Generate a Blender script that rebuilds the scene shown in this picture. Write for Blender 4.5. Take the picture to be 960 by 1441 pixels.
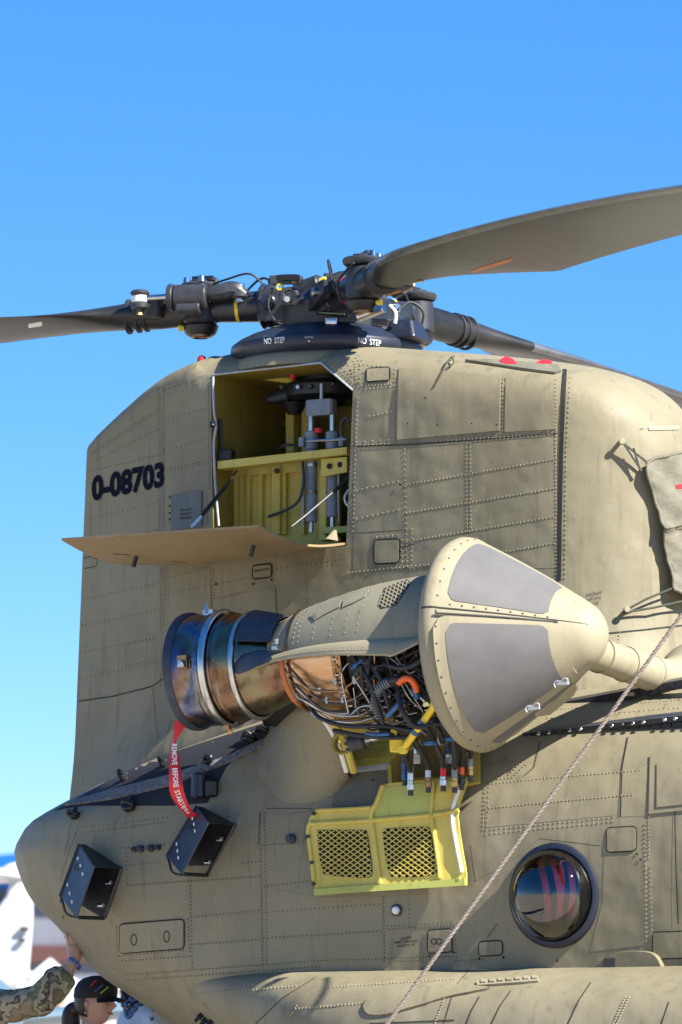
import bpy, bmesh, math, random
from mathutils import Vector, Matrix
from mathutils.bvhtree import BVHTree
from mathutils.geometry import delaunay_2d_cdt
random.seed(7)
R = math.radians
V = Vector
sc = bpy.context.scene
for o in list(bpy.data.objects):
    bpy.data.objects.remove(o)

# ---------------------------------------------------------------- camera
F = 6400.0                       # focal length in pixels of a 960 px wide frame (240 mm on 36 mm)
PSI, PITCH, DIST, EYE = R(28.0), R(6.29), 24.0, 1.5
RT = V((math.cos(PSI), math.sin(PSI), 0))
FH = V((-math.sin(PSI), math.cos(PSI), 0))
FW = FH * math.cos(PITCH) + V((0, 0, math.sin(PITCH)))
UP = RT.cross(FW)
CAM = V((0, 0, EYE)) - FH * DIST + RT * (20.0 / F * DIST)
cam = bpy.data.cameras.new('camera')
cam.lens = 240.0; cam.sensor_fit = 'HORIZONTAL'; cam.sensor_width = 36.0
cam.clip_start = 0.5; cam.clip_end = 6000
cam.dof.use_dof = True; cam.dof.focus_distance = 23.2; cam.dof.aperture_fstop = 5.6
camo = bpy.data.objects.new('camera', cam)
sc.collection.objects.link(camo)
camo.matrix_world = Matrix(((RT.x, UP.x, -FW.x, CAM.x), (RT.y, UP.y, -FW.y, CAM.y), (RT.z, UP.z, -FW.z, CAM.z), (0, 0, 0, 1)))
sc.camera = camo

# ---------------------------------------------------------------- sky, sun, exposure
SUN = V((0.765, -0.13, 0.63)).normalized()
world = bpy.data.worlds.new('World'); sc.world = world; world.use_nodes = True
wn = world.node_tree.nodes; wl = world.node_tree.links
wn.clear()
sky = wn.new('ShaderNodeTexSky'); sky.sky_type = 'NISHITA'; sky.sun_disc = False
sky.sun_elevation = math.asin(SUN.z); sky.sun_rotation = math.atan2(SUN.x, SUN.y)
sky.altitude = 1200; sky.air_density = 1.0; sky.dust_density = 0.0; sky.ozone_density = 3.0
hs = wn.new('ShaderNodeHueSaturation'); hs.inputs['Saturation'].default_value = 1.32
tint = wn.new('ShaderNodeMix'); tint.data_type = 'RGBA'; tint.blend_type = 'MULTIPLY'; tint.inputs[0].default_value = 1.0
tint.inputs[7].default_value = (.82, .97, 1.2, 1)      # the photograph's cool white balance, the same over the whole sky
bg = wn.new('ShaderNodeBackground'); bg.inputs['Strength'].default_value = 0.062
wo = wn.new('ShaderNodeOutputWorld')
wl.new(sky.outputs[0], hs.inputs['Color']); wl.new(hs.outputs[0], tint.inputs[6])
veil = wn.new('ShaderNodeMix'); veil.data_type = 'RGBA'; veil.inputs[0].default_value = 0.30; veil.inputs[7].default_value = (.60, 2.5, 5.8, 1)   # clear even blue air
wl.new(tint.outputs[2], veil.inputs[6]); wl.new(veil.outputs[2], bg.inputs['Color']); wl.new(bg.outputs[0], wo.inputs[0])
sl = bpy.data.lights.new('sun', 'SUN'); sl.energy = 4.9; sl.angle = R(0.53); sl.color = (1.0, 0.95, 0.86)
so = bpy.data.objects.new('sun', sl); sc.collection.objects.link(so)
so.rotation_euler = SUN.to_track_quat('Z', 'Y').to_euler(); so.location = SUN * 40
sc.view_settings.view_transform = 'Standard'; sc.view_settings.look = 'None'
sc.view_settings.gamma = 1.0; sc.view_settings.use_curve_mapping = False
sc.view_settings.exposure = 1.4
sc.render.engine = 'CYCLES'
sc.cycles.use_denoising = True
sc.cycles.max_bounces = 7; sc.cycles.transparent_max_bounces = 12
sc.cycles.caustics_reflective = False; sc.cycles.caustics_refractive = False
sc.cycles.sample_clamp_indirect = 4.0

# ---------------------------------------------------------------- helpers: rays of the photograph's lens
def ray(px, py):
    return (FW + RT * ((px - 480.0) / F) + UP * ((720.5 - py) / F))
def PY(px, py, Y):               # point where that ray meets the upright lengthwise plane y = Y
    d = ray(px, py); return CAM + d * ((Y - CAM.y) / d.y)
def PD(px, py, depth):           # point at a given distance from the lens
    d = ray(px, py); return CAM + d * (depth / d.dot(FH))
def hit(b, px, py):
    d = ray(px, py).normalized()
    l, n, i, s = b.ray_cast(CAM, d)
    if l is None:
        l, n, i, s = b.find_nearest(CAM + d * 23.5)
    return l, (n if n.dot(d) < 0 else -n)
def lerp(a, b, t): return a + (b - a) * t
def interp(tab, x):
    if x <= tab[0][0]: return tab[0][1]
    for (x0, y0), (x1, y1) in zip(tab, tab[1:]):
        if x <= x1: return y0 + (y1 - y0) * (x - x0) / (x1 - x0)
    return tab[-1][1]
def sinterp(tab, x):             # smooth (Catmull) version
    n = len(tab)
    if x <= tab[0][0]: return tab[0][1]
    if x >= tab[-1][0]: return tab[-1][1]
    for i in range(n - 1):
        if x <= tab[i + 1][0]: break
    x0, y0 = tab[i]; x1, y1 = tab[i + 1]
    m0 = (y1 - tab[i - 1][1]) / (x1 - tab[i - 1][0]) if i > 0 else (y1 - y0) / (x1 - x0)
    m1 = (tab[i + 2][1] - y0) / (tab[i + 2][0] - x0) if i + 2 < n else (y1 - y0) / (x1 - x0)
    h = x1 - x0; t = (x - x0) / h
    return (2*t**3 - 3*t*t + 1) * y0 + (t**3 - 2*t*t + t) * h * m0 + (-2*t**3 + 3*t*t) * y1 + (t**3 - t*t) * h * m1
def inside(p, poly):
    x, y = p; r = False; n = len(poly)
    for i in range(n):
        x0, y0 = poly[i]; x1, y1 = poly[i - 1]
        if (y0 > y) != (y1 > y) and x < (x1 - x0) * (y - y0) / (y1 - y0) + x0: r = not r
    return r
def spline(pts, n=8):            # Catmull-Rom through points (tuples or Vectors of any size)
    P = [V(p) for p in pts]; out = []
    for i in range(len(P) - 1):
        a = P[i - 1] if i else P[0] * 2 - P[1]; b = P[i]; c = P[i + 1]
        d = P[i + 2] if i + 2 < len(P) else P[-1] * 2 - P[-2]
        for k in range(n):
            t = k / n
            out.append(0.5 * ((2 * b) + (c - a) * t + (2 * a - 5 * b + 4 * c - d) * t * t + (3 * b - a - 3 * c + d) * t ** 3))
    out.append(P[-1]); return out

# ---------------------------------------------------------------- materials
MATS = {}
def mat(name, c, c2=None, scale=6.0, rough=0.6, metal=0.0, bump=0.0, bscale=40.0, spec=0.5, detail=5.0, lo=0.35, hi=0.65, stretch=None, coat=0.0):
    m = bpy.data.materials.new(name); m.use_nodes = True
    nt = m.node_tree; b = nt.nodes['Principled BSDF']
    b.inputs['Base Color'].default_value = (*c, 1); b.inputs['Roughness'].default_value = rough
    b.inputs['Metallic'].default_value = metal; b.inputs['Specular IOR Level'].default_value = spec
    if coat: b.inputs['Coat Weight'].default_value = coat
    tc = nt.nodes.new('ShaderNodeTexCoord'); vec = tc.outputs['Object']
    if stretch:
        mp = nt.nodes.new('ShaderNodeMapping'); mp.inputs['Scale'].default_value = stretch
        nt.links.new(vec, mp.inputs['Vector']); vec = mp.outputs['Vector']
    if c2:
        n = nt.nodes.new('ShaderNodeTexNoise'); n.inputs['Scale'].default_value = scale; n.inputs['Detail'].default_value = detail
        n.inputs['Roughness'].default_value = 0.62
        nt.links.new(vec, n.inputs['Vector'])
        r = nt.nodes.new('ShaderNodeValToRGB')
        r.color_ramp.elements[0].position = lo; r.color_ramp.elements[0].color = (*c, 1)
        r.color_ramp.elements[1].position = hi; r.color_ramp.elements[1].color = (*c2, 1)
        nt.links.new(n.outputs['Fac'], r.inputs['Fac']); nt.links.new(r.outputs['Color'], b.inputs['Base Color'])
    if bump:
        n2 = nt.nodes.new('ShaderNodeTexNoise'); n2.inputs['Scale'].default_value = bscale; n2.inputs['Detail'].default_value = 4
        nt.links.new(vec, n2.inputs['Vector'])
        bp = nt.nodes.new('ShaderNodeBump'); bp.inputs['Strength'].default_value = 1.0; bp.inputs['Distance'].default_value = bump
        nt.links.new(n2.outputs['Fac'], bp.inputs['Height']); nt.links.new(bp.outputs['Normal'], b.inputs['Normal'])
    MATS[name] = m
    return m
def weathered(name, base, dark, light, rough=0.62, big=1.1, oil=0.014):
    """matt aircraft paint: broad fading, vertical run marks, fine grime, gentle oil-canning of the thin skin"""
    m = bpy.data.materials.new(name); m.use_nodes = True
    nt = m.node_tree; N = nt.nodes; L = nt.links; b = N['Principled BSDF']
    b.inputs['Roughness'].default_value = rough; b.inputs['Specular IOR Level'].default_value = 0.45
    tc = N.new('ShaderNodeTexCoord')
    def noise(scale, detail=5, st=None):
        v = tc.outputs['Object']
        if st:
            mp = N.new('ShaderNodeMapping'); mp.inputs['Scale'].default_value = st; L.new(v, mp.inputs['Vector']); v = mp.outputs['Vector']
        n = N.new('ShaderNodeTexNoise'); n.inputs['Scale'].default_value = scale; n.inputs['Detail'].default_value = detail
        L.new(v, n.inputs['Vector']); return n.outputs['Fac']
    def ramp(f, lo, hi):
        r = N.new('ShaderNodeMapRange'); r.inputs['From Min'].default_value = lo; r.inputs['From Max'].default_value = hi
        L.new(f, r.inputs['Value']); return r.outputs['Result']
    def mix(f, a, c, k):
        x = N.new('ShaderNodeMix'); x.data_type = 'RGBA'
        mu = N.new('ShaderNodeMath'); mu.operation = 'MULTIPLY'; mu.inputs[1].default_value = k; L.new(f, mu.inputs[0]); L.new(mu.outputs[0], x.inputs[0])
        if isinstance(a, tuple): x.inputs[6].default_value = (*a, 1)
        else: L.new(a, x.inputs[6])
        x.inputs[7].default_value = (*c, 1); return x.outputs[2]
    c = mix(ramp(noise(big), .35, .68), base, light, 0.6)
    c = mix(ramp(noise(2.6, 6, (1.0, 1.0, 0.35)), .48, .72), c, dark, 0.42)
    c = mix(ramp(noise(1.7, 3), .60, .64), c, light, 0.35)
    c = mix(ramp(noise(26, 8, (1.5, 1.5, 1.0)), .62, .70), c, light, 0.5)
    c = mix(ramp(noise(9, 6, (2.2, 2.2, 0.22)), .56, .8), c, dark, 0.75)
    c = mix(ramp(noise(55, 4), .6, .78), c, dark, 0.45)
    L.new(c, b.inputs['Base Color'])
    rr = N.new('ShaderNodeMapRange'); rr.inputs['To Min'].default_value = rough - .12; rr.inputs['To Max'].default_value = rough + .12
    L.new(noise(7), rr.inputs['Value']); L.new(rr.outputs[0], b.inputs['Roughness'])
    bp = N.new('ShaderNodeBump'); bp.inputs['Distance'].default_value = oil; L.new(noise(5.5, 1.5), bp.inputs['Height'])
    bp2 = N.new('ShaderNodeBump'); bp2.inputs['Distance'].default_value = 0.0006; L.new(noise(140, 3), bp2.inputs['Height']); L.new(bp.outputs[0], bp2.inputs['Normal'])
    L.new(bp2.outputs[0], b.inputs['Normal'])
    MATS[name] = m; return m
OL, OD, OLT = (.212, .185, .115), (.122, .106, .066), (.268, .236, .152)
weathered('olive', OL, OD, OLT)
weathered('olive_pale', (.28, .246, .160), (.185, .16, .10), (.335, .298, .20), oil=.001)
weathered('olive_cowl', (.22, .203, .138), (.14, .128, .085), (.275, .255, .178), oil=.0015)
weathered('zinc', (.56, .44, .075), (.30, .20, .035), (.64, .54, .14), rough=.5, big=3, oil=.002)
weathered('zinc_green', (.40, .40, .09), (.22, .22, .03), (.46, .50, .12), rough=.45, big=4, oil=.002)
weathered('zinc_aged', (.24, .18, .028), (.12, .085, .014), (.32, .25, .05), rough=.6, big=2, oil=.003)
weathered('navy', (.012, .017, .034), (.006, .008, .016), (.022, .028, .05), rough=.42, oil=.001)
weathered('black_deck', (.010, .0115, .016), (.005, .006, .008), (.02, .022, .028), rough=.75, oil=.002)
mat('deck_grit', (.07, .072, .078), (.20, .20, .205), scale=60, rough=.85, bump=.002, bscale=160)
mat('black', (.005, .006, .008), (.013, .014, .017), scale=14, rough=.48, bump=.0006, bscale=120)
mat('black_gloss', (.012, .014, .02), (.026, .03, .04), scale=10, rough=.3)
mat('rubber', (.010, .010, .011), (.024, .024, .024), scale=30, rough=.6)
mat('rotor_grey', (.019, .020, .023), (.040, .041, .045), scale=12, rough=.45, bump=.0008, bscale=80)
mat('blade', (.007, .008, .009), (.028, .027, .027), scale=5, rough=.4, bump=.001, bscale=25, stretch=(.35, 1, 1))
mat('box_blue', (.022, .028, .042), (.04, .05, .07), scale=12, rough=.5)
mat('steel', (.42, .42, .42), (.62, .62, .62), scale=12, rough=.28, metal=1.0)
mat('grey_paint', (.15, .18, .21), (.24, .27, .30), scale=10, rough=.4)
mat('brass', (.45, .27, .09), (.55, .36, .15), scale=20, rough=.35, metal=1.0)
mat('copper_case', (.50, .30, .16), (.62, .43, .27), scale=5, rough=.30, metal=1.0, bump=.0015, bscale=9, stretch=(1, 1, 3))
mat('bronze', (.24, .13, .06), (.45, .27, .14), scale=9, rough=.35, metal=1.0)
mat('orange_ring', (.40, .11, .03), (.52, .18, .06), scale=12, rough=.5)
mat('red', (.55, .012, .02), (.68, .02, .03), scale=8, rough=.6, bump=.001, bscale=30)
mat('orange', (.75, .12, .02), rough=.45)
mat('blue_anod', (.03, .09, .22), (.05, .14, .30), scale=20, rough=.4, metal=.4)
mat('yellow', (.72, .50, .02), (.80, .60, .05), scale=18, rough=.45)
mat('white', (.72, .72, .70), (.80, .80, .78), scale=12, rough=.5)
mat('white_mark', (.75, .76, .78), rough=.6)
mat('serial_ink', (.006, .008, .018), rough=.9, spec=.1)
mat('stencil_ink', (.035, .033, .025), rough=.7)
mat('seam', (.012, .012, .011), rough=.8)
mat('seal_grey', (.32, .35, .38), (.42, .45, .48), scale=20, rough=.55)
mat('wire_mesh', (.115, .110, .110), (.140, .134, .133), scale=5, rough=.7, metal=0.0, bump=.0016, bscale=300)
mat('screen_dark', (.012, .011, .008), rough=.8)
mat('rope', (.17, .135, .11), (.25, .21, .18), scale=60, rough=.9, bump=.004, bscale=120)
mat('cord', (.045, .05, .032), (.07, .075, .05), scale=80, rough=.85)
mat('canvas', (.125, .115, .080), (.18, .168, .122), scale=5, rough=.75, bump=.010, bscale=14)
mat('grey_plate', (.085, .095, .092), (.12, .13, .125), scale=9, rough=.5)
mat('patch_grey', (.125, .118, .088), (.16, .15, .11), scale=8, rough=.6)
mat('rivet_dirt', (.075, .064, .040), (.12, .10, .065), scale=30, rough=.7)
weathered('platform_tan', (.27, .19, .095), (.17, .12, .06), (.33, .24, .13), oil=.003)
mat('strip_metal', (.16, .17, .19), (.24, .25, .27), scale=9, rough=.35, metal=.7)
mat('interior_dark', (.015, .016, .02), rough=.7)
mat('concrete', (.40, .35, .28), (.50, .44, .36), scale=.35, rough=.9, detail=8)

# ---------------------------------------------------------------- object builders
def link(o, parent=None):
    sc.collection.objects.link(o)
    if parent: o.parent = parent
    return o
def empty(name, loc=(0, 0, 0), parent=None):
    o = bpy.data.objects.new(name, None); o.location = loc; o.empty_display_size = .1
    return link(o, parent)
def tag(o, label=None, cat=None, group=None, kind=None):
    if label: o['label'] = label
    if cat: o['category'] = cat
    if group: o['group'] = group
    if kind: o['kind'] = kind
    return o
class MB:
    def __init__(s): s.v = []; s.f = []; s.m = []; s.mi = 0
    def add(s, vs, fs):
        k = len(s.v); s.v += [tuple(x) for x in vs]
        for f in fs: s.f.append(tuple(i + k for i in f)); s.m.append(s.mi)
    def box(s, c, size, M=None, taper=None):
        hx, hy, hz = size[0] / 2, size[1] / 2, size[2] / 2; vs = []
        for z in (-1, 1):
            k = taper if (taper and z > 0) else 1
            for x, y in ((-1, -1), (1, -1), (1, 1), (-1, 1)):
                p = V((x * hx * k, y * hy * k, z * hz)); vs.append((M @ p if M else p) + V(c))
        s.add(vs, [(3, 2, 1, 0), (4, 5, 6, 7), (0, 1, 5, 4), (1, 2, 6, 5), (2, 3, 7, 6), (3, 0, 4, 7)])
    def cbox(s, c, size, M=None, ch=.15):       # box with chamfered long edges (axis z)
        hx, hy, hz = size[0] / 2, size[1] / 2, size[2] / 2; k = ch * min(size); ks = k * .6; vs = []
        o = [(-hx + k, -hy), (hx - k, -hy), (hx, -hy + k), (hx, hy - k), (hx - k, hy), (-hx + k, hy), (-hx, hy - k), (-hx, -hy + k)]
        for z, q in ((-hz, 1), (-hz + ks, 0), (hz - ks, 0), (hz, 1)):
            for x, y in o:
                f = 1 - q * ks / max(hx, hy) * 1.0
                p = V((x * f, y * f, z)); vs.append((M @ p if M else p) + V(c))
        fs = [tuple(range(7, -1, -1)), tuple(range(24, 32))]
        for r in range(3):
            for i in range(8): fs.append((r * 8 + i, r * 8 + (i + 1) % 8, r * 8 + 8 + (i + 1) % 8, r * 8 + 8 + i))
        s.add(vs, fs)
    def tube(s, pts, r, seg=8, caps=True):
        pts = [V(p) for p in pts]; n = len(pts)
        rs = r if isinstance(r, (list, tuple)) else [r] * n
        t = (pts[1] - pts[0]).normalized(); a = t.orthogonal().normalized(); vs = []
        for i in range(n):
            t = (pts[min(i + 1, n - 1)] - pts[max(i - 1, 0)])
            t = t.normalized() if t.length > 1e-9 else V((0, 0, 1))
            a = (a - t * a.dot(t)); a = a.normalized() if a.length > 1e-6 else t.orthogonal().normalized()
            b = t.cross(a)
            for k in range(seg):
                w = 2 * math.pi * k / seg; vs.append(pts[i] + (a * math.cos(w) + b * math.sin(w)) * rs[i])
        fs = []
        for i in range(n - 1):
            for k in range(seg): fs.append((i * seg + k, i * seg + (k + 1) % seg, (i + 1) * seg + (k + 1) % seg, (i + 1) * seg + k))
        if caps: fs += [tuple(range(seg - 1, -1, -1)), tuple(range((n - 1) * seg, n * seg))]
        s.add(vs, fs)
    def lathe(s, O, ax, e1, e2, prof, seg=32, a0=0, a1=360, closed=None):
        full = abs(a1 - a0) >= 359.9; n = seg if full else seg + 1; vs = []
        for (h, r) in prof:
            for k in range(n):
                w = R(a0 + (a1 - a0) * k / seg); vs.append(O + ax * h + (e1 * math.cos(w) + e2 * math.sin(w)) * r)
        fs = []
        for i in range(len(prof) - 1):
            for k in range(seg):
                k2 = (k + 1) % n if full else k + 1
                fs.append((i * n + k, i * n + k2, (i + 1) * n + k2, (i + 1) * n + k))
        s.add(vs, fs)
    def cyl(s, a, b, r, seg=16, r2=None, bev=0.0):
        a = V(a); b = V(b); ax = (b - a); h = ax.length; ax.normalize(); e1 = ax.orthogonal().normalized(); e2 = ax.cross(e1)
        r2 = r if r2 is None else r2
        p = [(0, 1e-5), (0, r - bev), (bev, r), (h - bev, r2), (h, r2 - bev), (h, 1e-5)] if bev else [(0, 1e-5), (0, r), (h, r2), (h, 1e-5)]
        s.lathe(a, ax, e1, e2, p, seg)
    def dome(s, p, n, r, h, seg=6):
        n = V(n).normalized(); a = n.orthogonal().normalized(); b = n.cross(a); vs = []
        for rr, hh in ((r, 0), (r * .72, h * .7)):
            for k in range(seg):
                w = 2 * math.pi * k / seg; vs.append(p + (a * math.cos(w) + b * math.sin(w)) * rr + n * hh)
        vs.append(p + n * h)
        fs = []
        for k in range(seg):
            fs.append((k, (k + 1) % seg, seg + (k + 1) % seg, seg + k)); fs.append((seg + k, seg + (k + 1) % seg, 2 * seg))
        s.add(vs, fs)
    def build(s, name, m, parent=None, smooth=35, kind=None):
        me = bpy.data.meshes.new(name); me.from_pydata(s.v, [], s.f)
        ms = m if isinstance(m, (list, tuple)) else [m]
        for x in ms: me.materials.append(MATS[x])
        if len(ms) > 1: me.polygons.foreach_set('material_index', s.m)
        fix(me, smooth)
        o = bpy.data.objects.new(name, me); link(o, parent)
        if kind: o['kind'] = kind
        return o
def fix(me, smooth=35):
    bm = bmesh.new(); bm.from_mesh(me)
    bmesh.ops.remove_doubles(bm, verts=bm.verts, dist=1e-5)
    bmesh.ops.recalc_face_normals(bm, faces=bm.faces)
    if smooth:
        for f in bm.faces: f.smooth = True
        for e in bm.edges:
            if len(e.link_faces) == 2 and e.calc_face_angle(0) > R(smooth): e.smooth = False
    bm.to_mesh(me); bm.free(); me.update()
def bvh_of(o):
    me = o.data
    return BVHTree.FromPolygons([o.matrix_world @ v.co for v in me.vertices], [tuple(p.vertices) for p in me.polygons])
def boolean(o, cutter, op='DIFFERENCE'):
    md = o.modifiers.new('b', 'BOOLEAN'); md.object = cutter; md.operation = op; md.solver = 'EXACT'
    try: md.material_mode = 'TRANSFER'
    except Exception: pass
    dg = bpy.context.evaluated_depsgraph_get(); dg.update()
    me = bpy.data.meshes.new_from_object(o.evaluated_get(dg))
    o.modifiers.clear(); old = o.data; o.data = me; bpy.data.meshes.remove(old)
    bpy.data.objects.remove(cutter); fix(me, 32)
def conform_mesh(poly, b, off, thick=0.0, step=14.0, holes=()):
    """triangles over a polygon of photo pixels, laid on the surface under it, raised by off, with edges thick deep"""
    pts = []; edges = []
    def ring(pl):
        base = len(pts); q = []
        for i in range(len(pl)):
            a = V(pl[i]); c = V(pl[(i + 1) % len(pl)]); n = max(1, int((c - a).length / step))
            for k in range(n): q.append(tuple(lerp(a, c, k / n)))
        pts.extend(q); edges.extend([(base + i, base + (i + 1) % len(q)) for i in range(len(q))]); return q
    outer = ring(poly); hs_ = [ring(h) for h in holes]
    nb = len(pts)
    xs = [p[0] for p in poly]; ys = [p[1] for p in poly]
    y = min(ys) + step / 2
    while y < max(ys):
        x = min(xs) + step / 2
        while x < max(xs):
            if inside((x, y), poly) and not any(inside((x, y), h) for h in holes):
                if min((V((x, y)) - V(q)).length for q in pts[:nb]) > step * .45: pts.append((x, y))
            x += step
        y += step
    vs, es, fs, ov, oe, of = delaunay_2d_cdt([V(p) for p in pts], edges, [], 1, 1e-4)
    fs = [f for f in fs if not any(inside(tuple(sum((vs[i] for i in f), V((0, 0))) / len(f)), h) for h in holes)]
    fo = off if callable(off) else (lambda x, y: off)
    top = []; bot = []
    for p in vs:
        l, n = hit(b, p.x, p.y); o_ = fo(p.x, p.y)
        top.append(l + n * (o_ + thick)); bot.append(l + n * (o_ - (.002 if o_ < .004 else 0)))
    F_ = [tuple(f) for f in fs]; VV = list(top)
    if thick > 0:
        cnt = {}
        for f in F_:
            for i in range(len(f)):
                e = (f[i], f[(i + 1) % len(f)]); cnt[e] = cnt.get(e, 0) + 1
        mp = {}
        for (a, c) in list(cnt):
            if (c, a) not in cnt:
                for q in (a, c):
                    if q not in mp: mp[q] = len(VV); VV.append(bot[q])
                F_.append((c, a, mp[a], mp[c]))
    return VV, F_
def conform(name, poly, b, off, thick, m, parent, step=14.0, holes=(), kind=None, smooth=40):
    vs, fs = conform_mesh(poly, b, off, thick, step, holes)
    mb = MB(); mb.add(vs, fs); return mb.build(name, m, parent, smooth, kind)
def inset(poly, d):
    n = len(poly); ar = sum(poly[i - 1][0] * poly[i][1] - poly[i][0] * poly[i - 1][1] for i in range(n)); sg = 1 if ar > 0 else -1
    out = []
    for i in range(n):
        p0 = V(poly[i - 1]); p = V(poly[i]); p1 = V(poly[(i + 1) % n])
        a = (p - p0).normalized(); c = (p1 - p).normalized()
        na = V((-a.y, a.x)) * sg; nc = V((-c.y, c.x)) * sg
        bi = (na + nc); bi = bi / max(.3, bi.dot(na)) if bi.length > 1e-6 else na
        out.append(tuple(p + bi * d))
    return out
def rrect(x0, y0, x1, y1, r=4, slope=0.0, n=3):        # rounded rectangle in pixels, edges rising to the right by slope
    pts = []
    for cx, cy, a in ((x1 - r, y0 + r, -90), (x1 - r, y1 - r, 0), (x0 + r, y1 - r, 90), (x0 + r, y0 + r, 180)):
        for k in range(n + 1):
            w = R(a + 90 * k / n); x = cx + r * math.cos(w); y = cy + r * math.sin(w); pts.append((x, y - slope * (x - x0)))
    return pts
def resample(pl, step):
    out = []; carry = 0.0
    for a, c in zip(pl, pl[1:]):
        a = V(a); c = V(c); L = (c - a).length; d = carry
        while d < L: out.append(lerp(a, c, d / L)); d += step
        carry = d - L
    return out
def strip(mb, pl, b, w, off=.0015, step=8):               # narrow dark joint between panels
    q = resample(pl, step) + [V(pl[-1])]
    pts = [hit(b, p.x, p.y) for p in q]; vs = []; fs = []
    for i, (l, n) in enumerate(pts):
        t = (pts[min(i + 1, len(pts) - 1)][0] - pts[max(i - 1, 0)][0]).normalized(); s_ = n.cross(t).normalized()
        vs += [l + n * off + s_ * w / 2, l + n * off - s_ * w / 2]
        if i: fs.append((2 * i - 2, 2 * i - 1, 2 * i + 1, 2 * i))
    mb.add(vs, fs)
def rivets(mb, pl, b, gap=7.0, r=.0055, h=.0035, off=.002, jit=.3):
    for p in resample(pl, gap):
        l, n = hit(b, p.x + random.uniform(-jit, jit), p.y + random.uniform(-jit, jit)); mb.dome(l + n * off, n, r, h, 5)
def gaps(rows, parent, m='seam', name='panel_gap'):          # each joint a part of its own: (polyline, surface, width, off, step)
    for r in rows:
        mb = MB(); strip(mb, *r); o = mb.build(name, m, parent, 0)
def text_mesh(s, bold=0.0):
    cu = bpy.data.curves.new('txt', 'FONT'); cu.body = s; cu.offset = bold; cu.resolution_u = 3
    o = bpy.data.objects.new('txt', cu); sc.collection.objects.link(o)
    dg = bpy.context.evaluated_depsgraph_get(); dg.update()
    me = bpy.data.meshes.new_from_object(o.evaluated_get(dg))
    vs = [v.co.copy() for v in me.vertices]; fs = [tuple(p.vertices) for p in me.polygons]
    bpy.data.objects.remove(o); bpy.data.curves.remove(cu); bpy.data.meshes.remove(me)
    x0 = min(v.x for v in vs); x1 = max(v.x for v in vs); y0 = min(v.y for v in vs); y1 = max(v.y for v in vs)
    return [((v.x - x0) / (x1 - x0), (v.y - y0) / (y1 - y0)) for v in vs], fs
def text_on(mb, s, p0, p1, hpx, b, bold=0.0, off=.0045):   # lettering laid on a surface: baseline p0 -> p1, height hpx
    uv, fs = text_mesh(s, bold); p0 = V(p0); p1 = V(p1); vs = []
    for u, w in uv:
        p = lerp(p0, p1, u) + V((0, -hpx * w)); l, n = hit(b, p.x, p.y); vs.append(l + n * off)
    mb.add(vs, fs)

# ================================================================ the setting: ground
mb = MB(); mb.add([(-3000, -3000, 0), (3000, -3000, 0), (3000, 3000, 0), (-3000, 3000, 0)], [(0, 1, 2, 3)])
tag(mb.build('ground', 'concrete', None, 0), 'pale concrete airfield apron under the helicopter', 'ground', kind='structure')

# ================================================================ the helicopter: large shells
heli = empty('helicopter')
tag(heli, 'olive drab twin rotor military helicopter with opened engine and pylon doors', 'helicopter')

# ---- rear fuselage: stacked level outlines with a rounded stern
LTAB = [(0.7, 640), (1.0, 470), (1.3, 318), (1.44, 249), (1.577, 192), (1.69, 145), (1.806, 112), (1.94, 84), (2.08, 46), (2.21, 27), (2.35, 17), (2.43, 26), (2.5, 40), (2.57, 72), (2.64, 110), (2.8, 205), (2.95, 318), (3.07, 410), (3.16, 480), (3.22, 560)]
BTAB = [(0.7, .98), (1.0, 1.08), (1.5, 1.17), (2.0, 1.215), (2.3, 1.22), (2.5, 1.19), (2.64, 1.14), (2.8, 1.05), (2.95, .90), (3.07, .70), (3.16, .48), (3.22, .25)]
FRONT = 9.0
def fus_slice(z, n=44):
    b = sinterp(BTAB, z); a = interp([(0.7, 1.2), (2.4, 1.25), (2.7, 1.0), (3.22, .7)], z)
    val = (sinterp(LTAB, z) - 460.0) / 266.7
    x1 = (val + math.sqrt((.883 * a) ** 2 + (.469 * b) ** 2)) / .883
    pts = []
    for k in range(30): pts.append((lerp(FRONT, x1, (k / 30) ** .7), -b))
    for k in range(n + 1):
        w = math.pi * k / n; pts.append((x1 - a * math.sin(w), -b * math.cos(w)))
    for k in range(29, -1, -1): pts.append((lerp(FRONT, x1, (k / 30) ** .7), b))
    return [V((x, y, z)) for x, y in pts]
zs = [0.7 + (3.22 - 0.7) * k / 64 for k in range(65)]
mb = MB(); rows = [fus_slice(z) for z in zs]; n = len(rows[0]); vs = [p for r in rows for p in r]; fs = []
for i in range(len(rows) - 1):
    for k in range(n): fs.append((i * n + k, i * n + (k + 1) % n, (i + 1) * n + (k + 1) % n, (i + 1) * n + k))
fs += [tuple(range(n - 1, -1, -1)), tuple(range((len(rows) - 1) * n, len(rows) * n))]
mb.add(vs, fs); fus = mb.build('fuselage', ['olive', 'zinc', 'interior_dark'], heli, 30)
BF = bvh_of(fus)

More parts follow.
